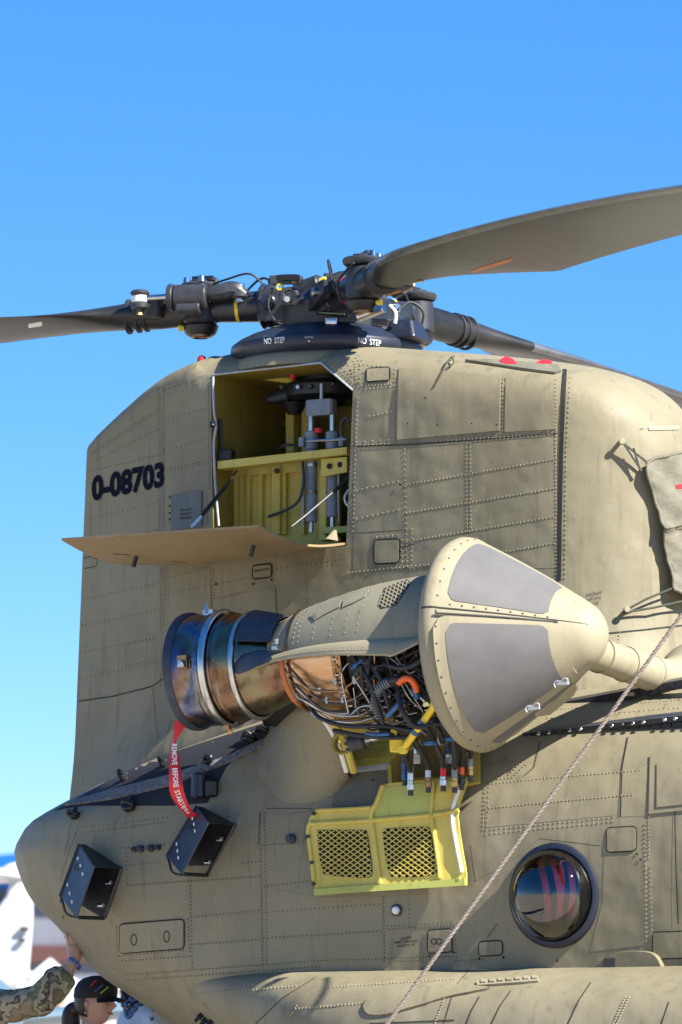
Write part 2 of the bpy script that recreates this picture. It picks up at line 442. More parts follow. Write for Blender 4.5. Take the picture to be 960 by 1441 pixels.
# ---- rear pylon: upright sections along the length
TOPPX = [(122, 634, -.04), (130, 617, -.05), (232, 530, -.15), (312, 496, -.2), (345, 492, -.25), (455, 480, -.3), (600, 488, -.3), (700, 496, -.3), (790, 506, -.3), (850, 519, -.27), (895, 541, -.22), (930, 572, -.15), (955, 612, -.08), (972, 660, -.03), (980, 720, 0)]
TT = sorted((PY(a, b, c).x, PY(a, b, c).z) for a, b, c in TOPPX)
XTE = PY(124, 900, -.05).x; XN = PY(985, 720, 0).x
WT = [(XTE, .085), (-.8, .33), (-.2, .475), (.4, .55), (1.0, .575), (1.45, .565)]
def pyl_w(x):
    x0 = 1.45
    if x <= x0: return sinterp(WT, x)
    t = min(1, (x - x0) / (XN - x0)); return .565 * max(0, 1 - t ** 2.3) ** .55
def deck_z(x): return interp([(-1.9, 2.45), (-1.5, 2.62), (-1.0, 2.78), (0, 3.05), (.6, 3.15), (3, 3.2)], x)
def pyl_sec(x):
    w = max(.002, pyl_w(x)); zt = sinterp(TT, x); hc = min(.30, max(.05, w * .75)) if x > -.6 else .05 + .2 * max(0, (x + 1.6)) * .6
    half = []
    zb = 2.35
    for k in range(26):
        z = lerp(zb, zt - hc, k / 26); f = min(1, max(0, 1 - (z - deck_z(x)) / .42)); half.append((w + .13 * f ** 2.2 * min(1, w / .3), z))
    for k in range(11):
        a = math.pi / 2 * k / 10; half.append((w * max(0, math.cos(a)) ** .75, zt - hc + hc * math.sin(a) ** .75))
    wt = max(0, min(1, (-.5 - x) / .7))
    sec = [V((x + wt * .040 * (z - 4.4), -y, z)) for y, z in half]
    sec += [V((p.x, -p.y, p.z)) for p in reversed(sec[:-1])]
    return sec
xs = [lerp(XTE, 1.45, k / 48) for k in range(49)] + [lerp(1.45, XN, 1 - (1 - k / 26) ** 1.9) for k in range(1, 27)]
rows = [pyl_sec(x) for x in xs]; n = len(rows[0]); vs = [p for r in rows for p in r]; fs = []
for i in range(len(rows) - 1):
    for k in range(n): fs.append((i * n + k, i * n + (k + 1) % n, (i + 1) * n + (k + 1) % n, (i + 1) * n + k))
fs += [tuple(range(n - 1, -1, -1)), tuple(range((len(rows) - 1) * n, len(rows) * n))]
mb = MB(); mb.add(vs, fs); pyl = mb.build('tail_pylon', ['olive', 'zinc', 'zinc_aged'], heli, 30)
BP = bvh_of(pyl)
_fv = [v.co.copy() for v in fus.data.vertices]; _pv = [v.co.copy() for v in pyl.data.vertices]
BFP = BVHTree.FromPolygons(_fv + _pv, [tuple(q.vertices) for q in fus.data.polygons] + [tuple(i + len(_fv) for i in q.vertices) for q in pyl.data.polygons])

# opening in the pylon flank (gearbox bay): a real pocket
OPEN = [(300, 528), (452, 511), (497, 549), (493, 640), (487, 768), (300, 790)]
def prism(poly, b, y_out, y_in, mi, mats, shrink=0):
    mbp = MB(); mbp.mi = mi; n = len(poly); P = [hit(b, *p)[0] for p in poly]
    mbp.add([V((p.x, y_out, p.z)) for p in P] + [V((p.x, y_in, p.z)) for p in P],
            [tuple(range(n)), tuple(range(2 * n - 1, n - 1, -1))] + [(i, n + i, n + (i + 1) % n, (i + 1) % n) for i in range(n)])
    return mbp.build('cut', mats, None, 0)
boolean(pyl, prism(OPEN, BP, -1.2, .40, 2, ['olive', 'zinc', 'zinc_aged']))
# slit right through to the daylight of the far side door
boolean(pyl, prism([(415, 585), (426, 580), (426, 634), (417, 636)], BP, -1.2, 1.2, 1, ['olive', 'zinc', 'zinc_aged']))

# engine bay pocket and porthole in the fuselage flank
BAY = [(437, 1000), (456, 1018), (471, 1040), (487, 1086), (551, 1080), (553, 1112), (668, 1106), (676, 1052), (660, 1012), (600, 1000), (520, 995)]
def fus_pocket(poly, depth, mi):
    mbp = MB(); mbp.mi = mi; n = len(poly); P = [hit(BF, *p)[0] for p in poly]
    ctr = sum(P, V()) / n; d = V((0, .90, -.43)) if mi == 1 else V((0, 1, 0))
    mbp.add([p - d * .5 for p in P] + [p + d * depth for p in P],
            [tuple(range(n)), tuple(range(2 * n - 1, n - 1, -1))] + [(i, n + i, n + (i + 1) % n, (i + 1) % n) for i in range(n)])
    return mbp.build('cut', ['olive', 'zinc', 'interior_dark'], None, 0)
boolean(fus, fus_pocket(BAY, .34, 1))
PORT, PORTN = hit(BF, 780, 1260)
def ring_pts(c, r, n, rz=1.06): return [c + V((math.cos(2 * math.pi * k / n) * r, 0, math.sin(2 * math.pi * k / n) * r * rz)) for k in range(n)]
mbp = MB(); mbp.mi = 2; q = ring_pts(PORT, .207, 40)
mbp.add([p + V((0, -.3, 0)) for p in q] + [p + V((0, .45, 0)) for p in q], [tuple(range(40)), tuple(range(79, 39, -1))] + [(i, 40 + i, 40 + (i + 1) % 40, (i + 1) % 40) for i in range(40)])
boolean(fus, mbp.build('cut', ['olive', 'zinc', 'interior_dark'], None, 0))

# ---- sponson (fuel pod) along the lower flank
SPT = [(-.15, .01), (.0, .05), (.25, .16), (.6, .36), (1.1, .50), (2.0, .57), (4.0, .60), (7.0, .58), (8.0, .40), (8.6, .1)]
def fus_half(x, z):                # half width of the fuselage at station x, level z
    b = sinterp(BTAB, z); a = interp([(0.7, 1.2), (2.4, 1.25), (2.7, 1.0), (3.22, .7)], z); val = (sinterp(LTAB, z) - 460.0) / 266.7
    x1 = (val + math.sqrt((.883 * a) ** 2 + (.469 * b) ** 2)) / .883
    return b if x >= x1 else b * math.sqrt(max(0, 1 - ((x1 - x) / a) ** 2))
mb = MB(); rows = []
for k in range(70):
    x = lerp(-.15, 8.6, (k / 69) ** 1.15); wd = sinterp(SPT, x); zt = 1.70 + .01 * x - .05 * max(0, .3 - x); zb = lerp(1.50, .62, min(1, max(0, (x + .3) / 1.8)))
    sec = []
    for j in range(22):
        a = math.pi * j / 21; cz = math.cos(a); sz = math.sin(a); z = (zt + zb) / 2 + (zt - zb) / 2 * math.copysign(abs(cz) ** .8, cz)
        sec.append(V((x, -fus_half(x, z) + .05 - (wd + .05) * (abs(sz) ** .85), z)))
    rows.append(sec)
n = 22; vs = [p for r in rows for p in r]; fs = []
for i in range(69):
    for k in range(n - 1): fs.append((i * n + k, i * n + k + 1, (i + 1) * n + k + 1, (i + 1) * n + k))
    fs.append((i * n + n - 1, i * n, (i + 1) * n, (i + 1) * n + n - 1))
fs += [tuple(range(n)), tuple(range(69 * n, 70 * n))]
mb.add(vs, fs); spon = mb.build('sponson', 'olive', heli, 40); BS = bvh_of(spon)

# ================================================================ engine nacelle
EY = -1.45
def eline(px): return 945 - .0967 * (px - 276)
E0 = PY(276, 945, EY); E1 = PY(845, eline(845), EY)
EA = (E1 - E0).normalized(); EL = V((0, -1, 0)); EU = EL.cross(EA) * -1
if EU.z < 0: EU = -EU
def es(px): return (PY(px, eline(px), EY) - E0).dot(EA)       # place along the engine axis for a photo column
K = 1 / 282.0
def eprof(lst): return [(es(x), r * K) for x, r in lst]
def ept(px, rpx, ang):                                         # point round the engine axis: 0 deg = outboard, 90 = up, -90 = down
    return E0 + EA * es(px) + (EL * math.cos(R(ang)) + EU * math.sin(R(ang))) * (rpx * K)
def elathe(name, lst, m, parent, seg=56, a0=0, a1=360, smooth=40):
    mb = MB(); mb.lathe(E0, EA, EL, EU, eprof(lst), seg, a0, a1); return mb.build(name, m, parent, smooth)

# heat-tinted steel of the exhaust duct: temper colours along the pipe, streaked by noise
def heat_mat(name, stops, rough=.27):
    m = bpy.data.materials.new(name); m.use_nodes = True; N = m.node_tree.nodes; L = m.node_tree.links; b = N['Principled BSDF']
    tc = N.new('ShaderNodeTexCoord')
    sub = N.new('ShaderNodeVectorMath'); sub.operation = 'SUBTRACT'; sub.inputs[1].default_value = E0; L.new(tc.outputs['Object'], sub.inputs[0])
    dot = N.new('ShaderNodeVectorMath'); dot.operation = 'DOT_PRODUCT'; dot.inputs[1].default_value = EA; L.new(sub.outputs[0], dot.inputs[0])
    def nz(sc_, st, d=4):
        mp = N.new('ShaderNodeMapping'); mp.inputs['Scale'].default_value = st; L.new(tc.outputs['Object'], mp.inputs['Vector'])
        n = N.new('ShaderNodeTexNoise'); n.inputs['Scale'].default_value = sc_; n.inputs['Detail'].default_value = d; L.new(mp.outputs[0], n.inputs['Vector']); return n.outputs['Fac']
    a = N.new('ShaderNodeMath'); a.operation = 'MULTIPLY_ADD'; a.inputs[1].default_value = .75; L.new(nz(2.3, (1, 1, 1), 1.5), a.inputs[0]); L.new(dot.outputs['Value'], a.inputs[2])
    a2 = N.new('ShaderNodeMath'); a2.operation = 'MULTIPLY_ADD'; a2.inputs[1].default_value = .10; L.new(nz(14, (1, 1, 1), 5), a2.inputs[0]); L.new(a.outputs[0], a2.inputs[2])
    r = N.new('ShaderNodeValToRGB'); e = r.color_ramp.elements
    for i, (p, c) in enumerate(stops):
        x = e[i] if i < 2 else e.new(p); x.position = p; x.color = (*c, 1)
    L.new(a2.outputs[0], r.inputs['Fac'])
    dk = N.new('ShaderNodeMix'); dk.data_type = 'RGBA'; dk.blend_type = 'MULTIPLY'
    mr = N.new('ShaderNodeMapRange'); mr.inputs[1].default_value = .5; mr.inputs[2].default_value = .75; L.new(nz(20, (1, 1, .5), 6), mr.inputs[0]); L.new(mr.outputs[0], dk.inputs[0])
    L.new(r.outputs[0], dk.inputs[6]); dk.inputs[7].default_value = (.45, .38, .32, 1); L.new(dk.outputs[2], b.inputs['Base Color'])
    b.inputs['Metallic'].default_value = 1.0; b.inputs['Roughness'].default_value = rough
    bp = N.new('ShaderNodeBump'); bp.inputs['Distance'].default_value = .0012; L.new(nz(60, (1, 1, 1), 3), bp.inputs['Height']); L.new(bp.outputs[0], b.inputs['Normal'])
    MATS[name] = m
heat_mat('heat_steel', [(.30, (.06, .10, .26)), (.38, (.18, .13, .17)), (.46, (.24, .16, .11)), (.52, (.26, .23, .20)), (.57, (.09, .13, .28)), (.63, (.24, .23, .22)), (.70, (.25, .21, .16)), (.79, (.22, .13, .08)), (.88, (.24, .21, .13)), (.97, (.22, .13, .09))])
exh = empty('exhaust_duct', E0, heli)
def child(o, p):                                    # parent to an Empty that is not at the origin, keeping world geometry
    o.parent = p; o.matrix_parent_inverse = Matrix.Translation(-p.location); return o
child(elathe('exhaust_pipe', [(276, 74), (276, 80), (300, 79), (316, 77), (332, 76), (350, 73.5), (366, 70), (380, 66), (395, 60), (410, 54), (424, 51), (424, 46), (410, 50), (380, 61), (350, 69), (300, 74), (276, 74)], 'heat_steel', None, 64), exh)
child(elathe('exhaust_lip', [(280, 80.3), (278, 83), (274, 84), (270, 83.5), (268.5, 81.5), (270, 79), (276, 78)], 'box_blue', None, 64), exh)
mbl = MB()
for x, rr, w in ((322, 80, 5.5),):
    mbl.lathe(E0, EA, EL, EU, [(es(x) + w * K * math.cos(t), (rr + w * .75 * math.sin(t)) * K) for t in [math.pi * k / 8 for k in range(9)]], 72)
child(mbl.build('clamp_ring', 'steel', None, 60), exh)
mbl = MB(); mbl.lathe(E0, EA, EL, EU, [(es(x), r * K) for x, r in ((307, 78.5), (310, 80.5), (314, 80.5), (316, 78))], 64); child(mbl.build('stiffener_band', 'heat_steel', None, 60), exh); mbl = MB(); mbl.lathe(E0, EA, EL, EU, [(es(x), r * K) for x, r in ((331, 76.5), (334, 78), (337, 77.5), (339, 75))], 64)
child(mbl.build('stiffener_band', 'heat_steel', None, 60), exh)
mbl = MB(); mbl.lathe(E0, EA, EL, EU, [(es(360) + 4.5 * K * math.cos(t), (72.5 + 4.5 * math.sin(t)) * K) for t in [math.pi * k / 8 for k in range(9)]], 64)
child(mbl.build('clamp_ring', 'steel', None, 60), exh)
mbl = MB(); M_ = Matrix((EA, EU, EL)).transposed()
c_ = ept(297, 80, 4); mbl.cbox(c_, (.055, .07, .018), M_); child(mbl.build('latch_plate', 'bronze', None), exh)
mbl = MB(); mbl.cyl(ept(298, 80, 3), ept(298, 91, 3), .014, 12, bev=.003); mbl.cbox(ept(298, 86, 1), (.035, .025, .02), M_); child(mbl.build('latch_bolt', 'steel', None), exh)
mbl = MB(); mbl.cbox(ept(306, 81, 78), (.06, .03, .03), M_); mbl.cyl(ept(304, 80, 75), ept(304, 94, 78), .012, 10, .007); child(mbl.build('lug', 'steel', None), exh)
mbl = MB(); mbl.cbox(ept(322, 85, -82), (.035, .03, .03), M_); mbl.cyl(ept(324, 85, -84), ept(324, 93, -86), .012, 10); child(mbl.build('drain_lug', 'bronze', None), exh)

# ---- core of the engine
eng = empty('engine', tuple(ept(500, 0, 0)), heli)
def E(o): return child(o, eng)
E(elathe('turbine_seal', [(416, 46), (420, 60), (424, 66), (430, 66), (433, 60), (433, 40)], 'orange_ring', None))
E(elathe('combustor_case', [(433, 40), (434, 68), (442, 71), (446, 74), (462, 75), (500, 79), (512, 81), (516, 78), (520, 60)], 'copper_case', None, 72))
mbl = MB()
for x, rr in ((437, 73), (506, 82.5), (515, 82)):
    mbl = MB(); mbl.lathe(E0, EA, EL, EU, [(es(x - 2), (rr - 4) * K), (es(x - 2), rr * K), (es(x + 2), rr * K), (es(x + 2), (rr - 4) * K)], 72); E(mbl.build('case_flange', 'bronze', None))
mbl = MB()
for k in range(48):
    mbl.cyl(ept(508, 84, k * 7.5), ept(513, 84, k * 7.5), .006, 6)
E(mbl.build('flange_bolts', 'steel', None, kind='stuff'))
E(elathe('compressor_case', [(518, 60), (520, 70), (545, 66), (580, 62), (620, 60), (655, 62), (655, 30)], 'black', None))
mbl = MB()
for x in range(530, 650, 14):
    mbl = MB(); mbl.lathe(E0, EA, EL, EU, [(es(x), 60 * K), (es(x), 72 * K), (es(x + 3), 72 * K), (es(x + 3), 60 * K)], 48); E(mbl.build('case_flange', 'rotor_grey', None))

rng = random.Random(11)
def hose(name, pts, r, m, par=None, seg=7, n=6):
    mb = MB(); mb.tube(spline(pts, n), r, seg); return child(mb.build(name, m, None, 60), par or eng)
# plumbing wrapped round the casing
for i in range(13):                                    # bright oil lines along the combustor
    a = -8 - i * 6.2 + rng.uniform(-1, 1); x0 = 440 + i * 2.2; rr = 84 + (i % 3) * 4
    hose('oil_pipe', [ept(x0 - 4, rr - 8, a + 2), ept(x0, rr - 3, a - 1), ept(x0 + 10, rr + 1, a - 4), ept(x0 + 30, rr + 3, a - 18), ept(510 + i * 2, rr + 4, a - 20 - i), ept(540 + i * 5, rr, a - 10)] if i % 2 else
         [ept(x0, rr - 6, a + 1), ept(x0 + 14, rr, a - 10), ept(480, rr + 4, -46 - i * 3), ept(520, rr + 5, -50 - i * 3), ept(560 + i * 4, rr, -40 - i * 2)], .0058, rng.choice(['steel', 'bronze', 'steel', 'rotor_grey']))
for i in range(96):                                     # hoses and pipes packed round the compressor
    x = rng.uniform(522, 655); a = rng.uniform(-95, -2); rr = rng.uniform(72, 104); pts = []
    mode = rng.random(); L_ = rng.randint(3, 5)
    for k in range(L_):
        pts.append(ept(min(664, max(516, x)), rr, a))
        if mode < .5: a -= rng.uniform(10, 34); x += rng.uniform(-14, 14)
        else: x += rng.uniform(10, 30) * (1 if mode < .8 else -1); a = min(-1, a + rng.uniform(-14, 14))
        rr = min(106, max(68, rr + rng.uniform(-12, 12)))
    nm, m, r = rng.choice([('hose', 'rubber', .010), ('hose', 'rubber', .008), ('hose', 'black', .006), ('pipe', 'steel', .0045), ('pipe', 'bronze', .005), ('pipe', 'rotor_grey', .006), ('pipe', 'steel', .004), ('wire_bundle', 'seal_grey', .0035), ('wire_bundle', 'rubber', .009), ('hose', 'rubber', .006)])
    hose(nm, pts, r, m)
for i in range(60):                                     # fittings, valves and small housings
    x = rng.uniform(520, 660); a = rng.uniform(-95, -4); rr = rng.uniform(80, 104); p = ept(x, rr, a)
    d = (EA * rng.uniform(-1, 1) + EU * rng.uniform(-1, 1) + EL * rng.uniform(-.3, .6)).normalized(); mbl = MB(); k = rng.random(); l_ = rng.uniform(.03, .075)
    if k < .6:
        mbl.cyl(p, p + d * l_, .009, 12, bev=.002); mbl.cyl(p + d * l_ * .3, p + d * l_ * .6, .013, 6, bev=.002); mbl.cyl(p + d * l_, p + d * (l_ + .012), .009, 10)
        E(mbl.build('pipe_fitting', rng.choice(['steel', 'rotor_grey', 'blue_anod', 'bronze', 'steel', 'rotor_grey', 'bronze']), None))
    else:
        mbl.cbox(p, (rng.uniform(.02, .045), rng.uniform(.02, .04), rng.uniform(.02, .05)), M_); mbl.cyl(p, p + EL * .04, .01, 8)
        E(mbl.build('valve_body', rng.choice(['rotor_grey', 'black', 'rotor_grey', 'bronze']), None))
for i in range(10):                                     # clips on the lines
    p = ept(rng.uniform(450, 560), 88, rng.uniform(-75, -25)); mbl = MB(); mbl.cbox(p, (.014, .03, .012), M_); mbl.cyl(p, p + EL * .014, .005, 6); E(mbl.build('pipe_clip', 'steel', None))
# named pieces seen from the apron
def px3(lst): return [PY(a, b, c) for a, b, c in lst]
hose('ribbed_hose', px3([(536, 1012, -1.72), (528, 990, -1.76), (533, 970, -1.79), (550, 958, -1.8), (563, 957, -1.8)]), .021, 'rubber')
mbl = MB(); q = spline(px3([(536, 1012, -1.72), (528, 990, -1.76), (533, 970, -1.79), (550, 958, -1.8)]), 6)
for i in range(1, len(q) - 1, 1): mbl.tube([q[i] - (q[i + 1] - q[i]) * .18, q[i] + (q[i + 1] - q[i]) * .18], .0235, 10)
E(mbl.build('hose_clamp', 'grey_paint', None, kind='stuff'))
hose('elbow_hose', px3([(561, 961, -1.8), (570, 955, -1.82), (579, 957, -1.82), (585, 966, -1.8), (586, 974, -1.79)]), .017, 'orange')
hose('elbow_cuff', px3([(581, 968, -1.8), (585, 976, -1.78), (586, 983, -1.77)]), .0175, 'blue_anod')
hose('pipe', px3([(545, 1008, -1.78), (553, 1000, -1.8), (562, 990, -1.8), (568, 985, -1.78)]), .013, 'blue_anod')
hose('oil_pipe', px3([(515, 1032, -1.72), (530, 1034, -1.74), (548, 1033, -1.74)]), .009, 'blue_anod')
for (a, b, c, d, e) in ((495, 920, 520, 960, 532), (507, 915, 533, 950, 545), (560, 930, 600, 915, 632), (580, 935, 600, 950, 616)):
    hose('hose', px3([(a, b, -1.74), (c, d, -1.80), (e, d + 38, -1.78), (e + 8, d + 60, -1.72)]), .011, 'rubber')
hose('hose', px3([(540, 935, -1.78), (570, 940, -1.83), (600, 925, -1.83), (622, 905, -1.78)]), .014, 'rubber')
hose('hose', px3([(560, 975, -1.8), (566, 1000, -1.83), (580, 1020, -1.8), (600, 1024, -1.76)]), .014, 'rubber')
hose('hose', px3([(470, 1028, -1.6), (500, 1034, -1.66), (540, 1038, -1.7), (575, 1038, -1.68)]), .012, 'rubber')
hose('wire_bundle', px3([(430, 985, -1.62), (450, 1010, -1.66), (490, 1022, -1.7), (540, 1022, -1.72), (590, 1030, -1.7)]), .011, 'black')
# starter pump hanging under the engine
mbl = MB(); a_ = PY(492, 1047, -1.58); b_ = PY(514, 1043, -1.58); mbl.cyl(a_, b_, .040, 18, bev=.008); mbl.cyl(b_, PY(521, 1041, -1.58), .027, 14, bev=.004)
for k in range(6):
    w = k * math.pi / 3; o_ = V((0, math.cos(w), math.sin(w))) * .032; mbl.cyl(a_ + o_ - EA * .012, a_ + o_, .007, 6)
E(mbl.build('fuel_pump', 'rotor_grey', None))
mbl = MB(); mbl.cyl(PY(515, 1042, -1.62), PY(545, 1034, -1.62), .012, 10); mbl.cyl(PY(524, 1039, -1.62), PY(531, 1037, -1.62), .02, 6); E(mbl.build('fuel_line', 'steel', None))
mbl = MB(); mbl.lathe(PY(482, 1046, -1.40), EL, EA, EU, [(-.01, .055), (.010, .058), (.016, .05), (.010, .040), (-.02, .038)], 26); E(mbl.build('mount_ring', 'zinc_aged', None))
# yellow brace with flared end
mbl = MB(); a_ = PY(567, 1055, -1.66); b_ = PY(618, 984, -1.80); t_ = (b_ - a_)
mbl.cyl(a_, a_ + t_ * .12, .010, 10, .016); mbl.cyl(a_ + t_ * .10, a_ + t_ * .84, .0175, 14); mbl.cyl(a_ + t_ * .83, b_, .019, 12, .036)
mbl.cyl(a_ + EL * .02, a_ - EL * .02, .022, 14, bev=.004); E(mbl.build('brace', 'yellow', None))
mbl = MB()
for f in (.33, .52): mbl = MB(); mbl.cyl(a_ + t_ * f, a_ + t_ * (f + .06), .022, 14); E(mbl.build('brace_tie', 'blue_anod', None))
mbl = MB(); p_ = PY(560, 1047, -1.58); mbl.cbox(p_, (.07, .08, .05), M_); mbl.box(p_ + EU * .05, (.03, .06, .08), M_); E(mbl.build('mount_lug', 'yellow', None))
# supply hoses dropping into the bay, each with its coloured end fitting
HL = [(578, 1112, 556, 1035, 0, 'steel', 'steel'), (587, 1075, 578, 1030, .05, 'steel', 'white'), (603, 1108, 583, 1035, .0, 'steel', 'bronze'), (620, 1062, 618, 1025, .04, 'white', 'brass'), (624, 1106, 604, 1025, -.03, 'red', 'steel'),
      (640, 1108, 632, 1024, -.02, 'grey_paint', 'brass'), (650, 1104, 648, 1022, .02, 'orange', 'rotor_grey'), (662, 1092, 655, 1022, .04, 'grey_paint', 'brass'), (570, 1098, 566, 1040, .04, 'blue_anod', 'blue_anod'), (632, 1075, 625, 1020, .03, 'blue_anod', 'steel')]
for (bx, by, tx, ty, oy, m1, m2) in HL:
    y0 = -1.34 + oy; base = PY(bx, by, y0)
    pts = [PY(tx - 22, ty - 6, -1.62), PY(tx - 6, ty - 4, -1.60), PY(tx + 4, ty + 12, -1.54), PY(lerp(tx, bx, .7) + 3, lerp(ty, by, .5), -1.42 + oy), PY(bx, by - 26, y0)]
    h = hose('supply_hose', pts, .0135, 'rubber', None, 9)
    up = (PY(bx, by - 26, y0) - base); mbl = MB()
    mbl.cyl(base, base + up * .34, .0185, 6, bev=.003); mbl.cyl(base + up * .34, base + up * .5, .016, 10)
    E(mbl.build('hose_nut', m2, None)); mbl = MB(); mbl.cyl(base + up * .5, base + up * .95, .016, 6, bev=.003); E(mbl.build('hose_fitting', m1, None)); mbl = MB(); mbl.cyl(base + up * .95, base + up * 1.25, .0165, 12); E(mbl.build('hose_sleeve', m2, None)); mbl = MB(); mbl.cyl(base - up * .3, base, .014, 10); E(mbl.build('hose_stub', 'rotor_grey', None))
for (x, y, yy) in ((582, 1028, -1.63), (636, 1040, -1.57), (606, 1046, -1.56), (655, 1034, -1.58)):
    mbl = MB(); mbl.lathe(PY(x, y, yy), EU, EA, EL, [(-.012, .03), (-.006, .036), (.006, .036), (.012, .03), (-.012, .03)], 16); E(mbl.build('hose_tie', 'blue_anod', None))

# ---- upper cowling with flared lower edge, vents and heat shields
cowl = empty('nacelle_cowling', tuple(ept(500, 0, 0)), heli)
def Cw(o): return child(o, cowl)
CP = [(392, 52), (400, 56), (420, 64), (440, 72), (470, 81), (500, 88), (530, 94), (560, 98), (600, 101), (640, 103)]
def cr(px): return sinterp(CP, px)
mb = MB(); cols = [392 + (642 - 392) * k / 34 for k in range(35)]; A_ = [3 + (200 - 3) * k / 40 for k in range(41)]
vs = []; 
for x in cols:
    for a in A_: vs.append(ept(x, cr(x), a))
fs = [(i * 41 + k, i * 41 + k + 1, (i + 1) * 41 + k + 1, (i + 1) * 41 + k) for i in range(34) for k in range(40)]
k0 = len(vs)
for x in cols:
    for a in A_: vs.append(ept(x, cr(x) - 4, a))
fs += [tuple(i + k0 for i in f) for f in fs]
for i in range(34): fs += [(i * 41, (i + 1) * 41, k0 + (i + 1) * 41, k0 + i * 41)]
for k in range(40): fs += [(k, k + 1, k0 + k + 1, k0 + k), (34 * 41 + k, 34 * 41 + k + 1, k0 + 34 * 41 + k + 1, k0 + 34 * 41 + k)]
mb.add(vs, fs); cw = Cw(mb.build('cowl_shell', 'olive_cowl', None, 40))
BC = BVHTree.FromPolygons([tuple(v) for v in vs[:k0]], [f for f in fs[:34 * 40]])
# flared skirt
SK = [(346, 944, 366, 940), (362, 938, 378, 930), (385, 930, 396, 920), (420, 923.5, 430, 909), (460, 920.5, 466, 903), (500, 920, 506, 899), (540, 920.5, 548, 897), (552, 921, 575, 896), (588, 904, 602, 896)]
up_ = spline([PY(c, d, -1.45 - cr(max(392, c)) * K - .004) for a, b, c, d in SK], 5); lo_ = spline([PY(a, b, -1.45 - cr(max(392, a)) * K - .085) for a, b, c, d in SK], 5)
mb = MB(); vs = []; m_ = len(up_)
for i in range(m_):
    md = lerp(up_[i], lo_[i], .5) + (EL * .012 + EU * .014)
    for p in (up_[i], lerp(up_[i], md, .5) + EL * .003, md, lerp(md, lo_[i], .5) + EL * .004, lo_[i], lo_[i] - EU * .008 + V((0, .004, 0)), md - EU * .012, up_[i] - EU * .008): vs.append(p)
fs = [(i * 8 + k, i * 8 + (k + 1) % 8, (i + 1) * 8 + (k + 1) % 8, (i + 1) * 8 + k) for i in range(m_ - 1) for k in range(8)] + [tuple(range(8)), tuple(range((m_ - 1) * 8, m_ * 8))]
mb.add(vs, fs); Cw(mb.build('cowl_skirt', 'olive_pale', None, 40))
mb = MB()
for i in range(0, m_ - 1):
    for t in (0, .5):
        p = lerp(lo_[i], lo_[i + 1], t) * .82 + lerp(up_[i], up_[i + 1], t) * .18; mb.dome(p + (EL * .5 + EU * .6) * .012, EL + EU, .0045, .003, 5)
for x in (405, 413, 421, 448, 456, 480, 507, 530, 548):
    for k in range(22): 
        a = 14 + k * 6; mb.dome(ept(x + (2 if k % 2 else 0) * 0, cr(x), a), ept(x, cr(x) + 20, a) - ept(x, cr(x), a), .0042, .003, 5)
Cw(mb.build('rivets', 'olive_pale', None, 0, kind='stuff'))
# latch on the skirt
mb = MB(); p_ = PY(389, 912, -1.75); mb.cbox(p_, (.03, .02, .05), M_); mb.cyl(p_ + EU * .02, p_ + EU * .045 + EA * .008, .012, 10); Cw(mb.build('latch', 'steel', None))
# heat shields aft of the cowling
def shield(x0, x1, r0, r1, a0, a1, nm):
    mb = MB(); vs = []; n1, n2 = 8, 14
    for rr_ in (0, -2):
        for i in range(n1 + 1):
            x = lerp(x0, x1, i / n1); r = lerp(r0, r1, i / n1)
            for k in range(n2 + 1): vs.append(ept(x, r + rr_, lerp(a0, a1, k / n2)))
    q = (n1 + 1) * (n2 + 1); g = lambda i, k: i * (n2 + 1) + k
    fs = [(g(i, k), g(i, k + 1), g(i + 1, k + 1), g(i + 1, k)) for i in range(n1) for k in range(n2)]; fs += [tuple(j + q for j in f) for f in fs]
    for i in range(n1):
        for k in (0, n2): fs.append((g(i, k), g(i + 1, k), g(i + 1, k) + q, g(i, k) + q))
    for k in range(n2):
        for i in (0, n1): fs.append((g(i, k), g(i, k + 1), g(i, k + 1) + q, g(i, k) + q))
    mb.add(vs, fs); return Cw(mb.build(nm, 'box_blue', None, 50))
shield(367, 410, 78, 66, 22, 175, 'heat_shield')
mb = MB(); g0 = spline([PY(313, 944, -1.66), PY(330, 928, -1.68), PY(350, 918, -1.70), PY(375, 914, -1.71)], 5); g1 = spline([PY(336, 949, -1.70), PY(345, 946, -1.73), PY(362, 938, -1.76), PY(384, 928, -1.78)], 5)
vs = []
for p, q in zip(g0, g1): vs += [p, lerp(p, q, .5) + EU * .018 + EL * .01, q, lerp(p, q, .5) + EU * .008]
fs = [(i * 4 + k, i * 4 + (k + 1) % 4, i * 4 + 4 + (k + 1) % 4, i * 4 + 4 + k) for i in range(len(g0) - 1) for k in range(4)] + [(0, 1, 2, 3), tuple(range(4 * len(g0) - 4, 4 * len(g0)))]
mb.add(vs, fs); Cw(mb.build('heat_shield', 'box_blue', None, 60))
# vent grilles on the cowl top
def grille(poly, nm):
    mbg = MB(); vs, fs = conform_mesh(poly, BC, .002, 0, 6); mbg.add(vs, fs); g = Cw(mbg.build(nm, 'screen_dark', None))
    return g
grille([(532, 852), (541, 828), (574, 815), (578, 821), (558, 852), (536, 857)], 'vent_opening')
mb = MB(); PV = [(532, 852), (541, 828), (574, 815), (578, 821), (558, 852), (536, 857)]
def wires(mb, poly, b, ang, gap, w, off, step=6):
    c = sum((V(p) for p in poly), V((0, 0))) / len(poly); d = V((math.cos(R(ang)), math.sin(R(ang)))); nn = V((-d.y, d.x))
    for i in range(-60, 61):
        seg = [c + nn * (i * gap) + d * t for t in [k * 1.5 - 150 for k in range(201)]]; seg = [p for p in seg if inside(tuple(p), poly)]
        if len(seg) > 2: strip(mb, [tuple(seg[0]), tuple(seg[-1])], b, w, off, step)
wires(mb, PV, BC, 30, 5, .0055, .0035); wires(mb, PV, BC, -75, 5, .0055, .004); Cw(mb.build('vent_mesh', 'olive_pale', None, 0))
